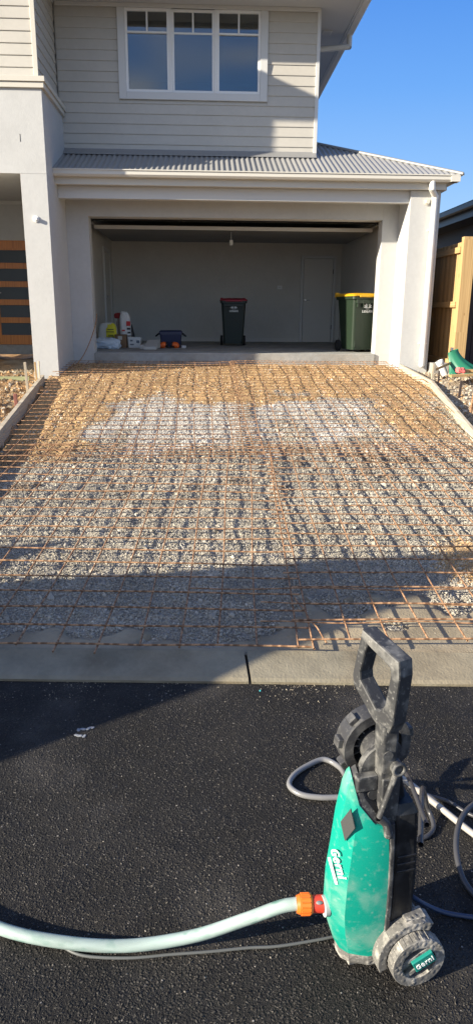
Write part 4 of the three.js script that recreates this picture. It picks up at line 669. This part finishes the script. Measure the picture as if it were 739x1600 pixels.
  const arcBand = (r0, r1, a0, a1, z0, z1) => { const s = new THREE.Shape(), N = 22; for (let i = 0; i <= N; i++) { const a = lerp(a0, a1, i / N) * R; s[i ? 'lineTo' : 'moveTo'](r1 * Math.cos(a), r1 * Math.sin(a)); } for (let i = N; i >= 0; i--) { const a = lerp(a0, a1, i / N) * R; s.lineTo(r0 * Math.cos(a), r0 * Math.sin(a)); } return new THREE.ExtrudeGeometry(s, { depth: z1 - z0 - .004, bevelEnabled: true, bevelSize: .002, bevelThickness: .002, bevelSegments: 2 }).translate(.106, .074, z0 + .002); };
  for (const s of [1, -1]) {
    const F2 = (a, b) => s > 0 ? [a, b] : [-b, -a];
    part('fender', [arcBand(.080, .100, 62, 200, ...F2(.048, .098)), arcBand(.0, .100, 62, 180, ...F2(.050, .060)), (() => { const [a, b] = F2(.048, .086); return bx(.080, .140, .160, .180, -b, -a, .004); })()], dusty, t);
    const wheel = part('wheel', arcBand(.050, .073, 0, 359.9, ...F2(.094, .126)).translate(0, 0, 0), dusty, t);
    part('hub', [arcBand(.0, .052, 0, 359.9, ...F2(.092, .102))], M.black, wheel);
    part('tread', Array.from({ length: 26 }, (_, i) => { const a = i / 26 * 6.283, [z0, z1] = F2(.094, .122); return new THREE.BoxGeometry(.004, .008, z1 - z0).translate(.0735, 0, 0).rotateZ(a).translate(.106, .074, (z0 + z1) / 2); }), dusty, wheel);
    const z = s * .114, tilt = 27 * R, bar = (w, h, d, x, y, zz) => new RoundedBoxGeometry(w, h, d, 2, .003).translate(x, y, 0).rotateZ(tilt).translate(.106, .074, zz);
    part('spoke', [bar(.100, .014, .018, 0, .020, z), bar(.100, .014, .018, 0, -.020, z), bar(.100, .012, .014, 0, 0, z - s * .006)], dusty, wheel);
    part('hub_cap', [bar(.062, .036, .016, .014, .001, s * .124)], plain, wheel);
    part('lettering', [text('Gerni', .0145, .0012).rotateY(s > 0 ? 0 : Math.PI).translate(.014, .001, 0).rotateZ(s > 0 ? tilt : tilt).translate(.106, .074, s * .1325)], letter, wheel);
  }
  // post and loop handle
  part('handle_post', [loft([roundRect(.044, .050, .008, .475, .022, .020), roundRect(.042, .048, .008, .60, .018, .024), roundRect(.044, .050, .008, .745, .014, .030)]), cyl([.035, .63, .04], [.035, .63, .064], .017, .016, 18), cyl([.01, .665, .03], [.01, .665, .054], .013, .013, 16)], grey, t);
  part('brace', [tube([[.034, .625, .060], [.010, .545, .060], [-.006, .498, .062]], .008, 12, 8), tube([[-.006, .498, .062], [.012, .478, .066], [.018, .452, .070]], .011, 12, 8), new THREE.SphereGeometry(.012, 10, 8).translate(.018, .450, .070), bx(.0, .048, .47, .60, -.056, -.046, .004)], grey, t);
  part('pivot', new THREE.TorusGeometry(.015, .005, 8, 20).translate(.035, .632, .066), grey, t);
  {
    const s = new THREE.Shape(); [[-.062, .950], [.066, .926], [.072, .890], [.062, .76], [.052, .735], [.012, .735], [-.004, .742], [-.082, .795], [-.088, .820]].forEach((q, i) => s[i ? 'lineTo' : 'moveTo'](...q)); s.closePath();
    const h = new THREE.Path(); [[-.047, .928], [-.068, .838], [-.063, .816], [.002, .768], [.022, .772], [.038, .796], [.051, .886], [.044, .905]].forEach((q, i) => h[i ? 'lineTo' : 'moveTo'](...q)); h.closePath(); s.holes.push(h);
    const g = new THREE.ExtrudeGeometry(s, { depth: .034, bevelEnabled: true, bevelSize: .004, bevelThickness: .005, bevelSegments: 2 }).rotateY(-Math.PI / 2).translate(.017, 0, 0).rotateY(14 * R).translate(.010, 0, 0);
    part('carry_handle', g, grey, t);
  }
  // hose reel behind the post, with lugs round its rim
  {
    const reelMat = std(white, .5, { map: dirtySpots([.040, .040, .042], [.2, .195, .18], .4, 69, 256, .2) }), cx = .026, cy = .632, ring = (r0, r1, z0, z1) => { const s = new THREE.Shape(), N = 40; for (let i = 0; i <= N; i++) { const a = i / N * 6.27; s[i ? 'lineTo' : 'moveTo'](r1 * Math.cos(a), r1 * Math.sin(a)); } for (let i = N; i >= 0; i--) { const a = i / N * 6.27; s.lineTo(r0 * Math.cos(a), r0 * Math.sin(a)); } return new THREE.ExtrudeGeometry(s, { depth: z1 - z0, bevelEnabled: true, bevelSize: .0015, bevelThickness: .0015, bevelSegments: 1 }).translate(cx, cy, z0); };
    const reel = part('hose_reel', [ring(.068, .092, -.088, -.034), ring(.018, .046, -.076, .004)], reelMat, t); part('reel_back', ring(.02, .070, -.092, -.088), black, reel);
    for (let i = 0; i < 9; i++) part('lug', new RoundedBoxGeometry(.022, .026, .030, 1, .004).translate(.096, 0, 0).rotateZ(i / 9 * 6.283 + .2).translate(cx, cy, -.058), reelMat, reel);
    part('rib', Array.from({ length: 16 }, (_, i) => new THREE.BoxGeometry(.026, .003, .030).translate(.058, 0, 0).rotateZ(i / 16 * 6.283).translate(cx, cy, -.062)), grey, reel);
    part('reel_cheek', [(() => { const s = new THREE.Shape(); s.absarc(0, 0, .066, 80 * R, 218 * R); s.lineTo(0, 0); s.closePath(); return new THREE.ExtrudeGeometry(s, { depth: .012, bevelEnabled: true, bevelSize: .003, bevelThickness: .003, bevelSegments: 1, curveSegments: 20 }).translate(cx, cy - .03, .0); })(), bx(-.058, .0, .555, .60, -.036, -.002, .006), cyl([-.01, .545, .01], [-.01, .545, .034], .018, .016, 16)], grey, reel);
  }
  t.rotation.y = 12 * R;
}
renderer.render(scene, camera);
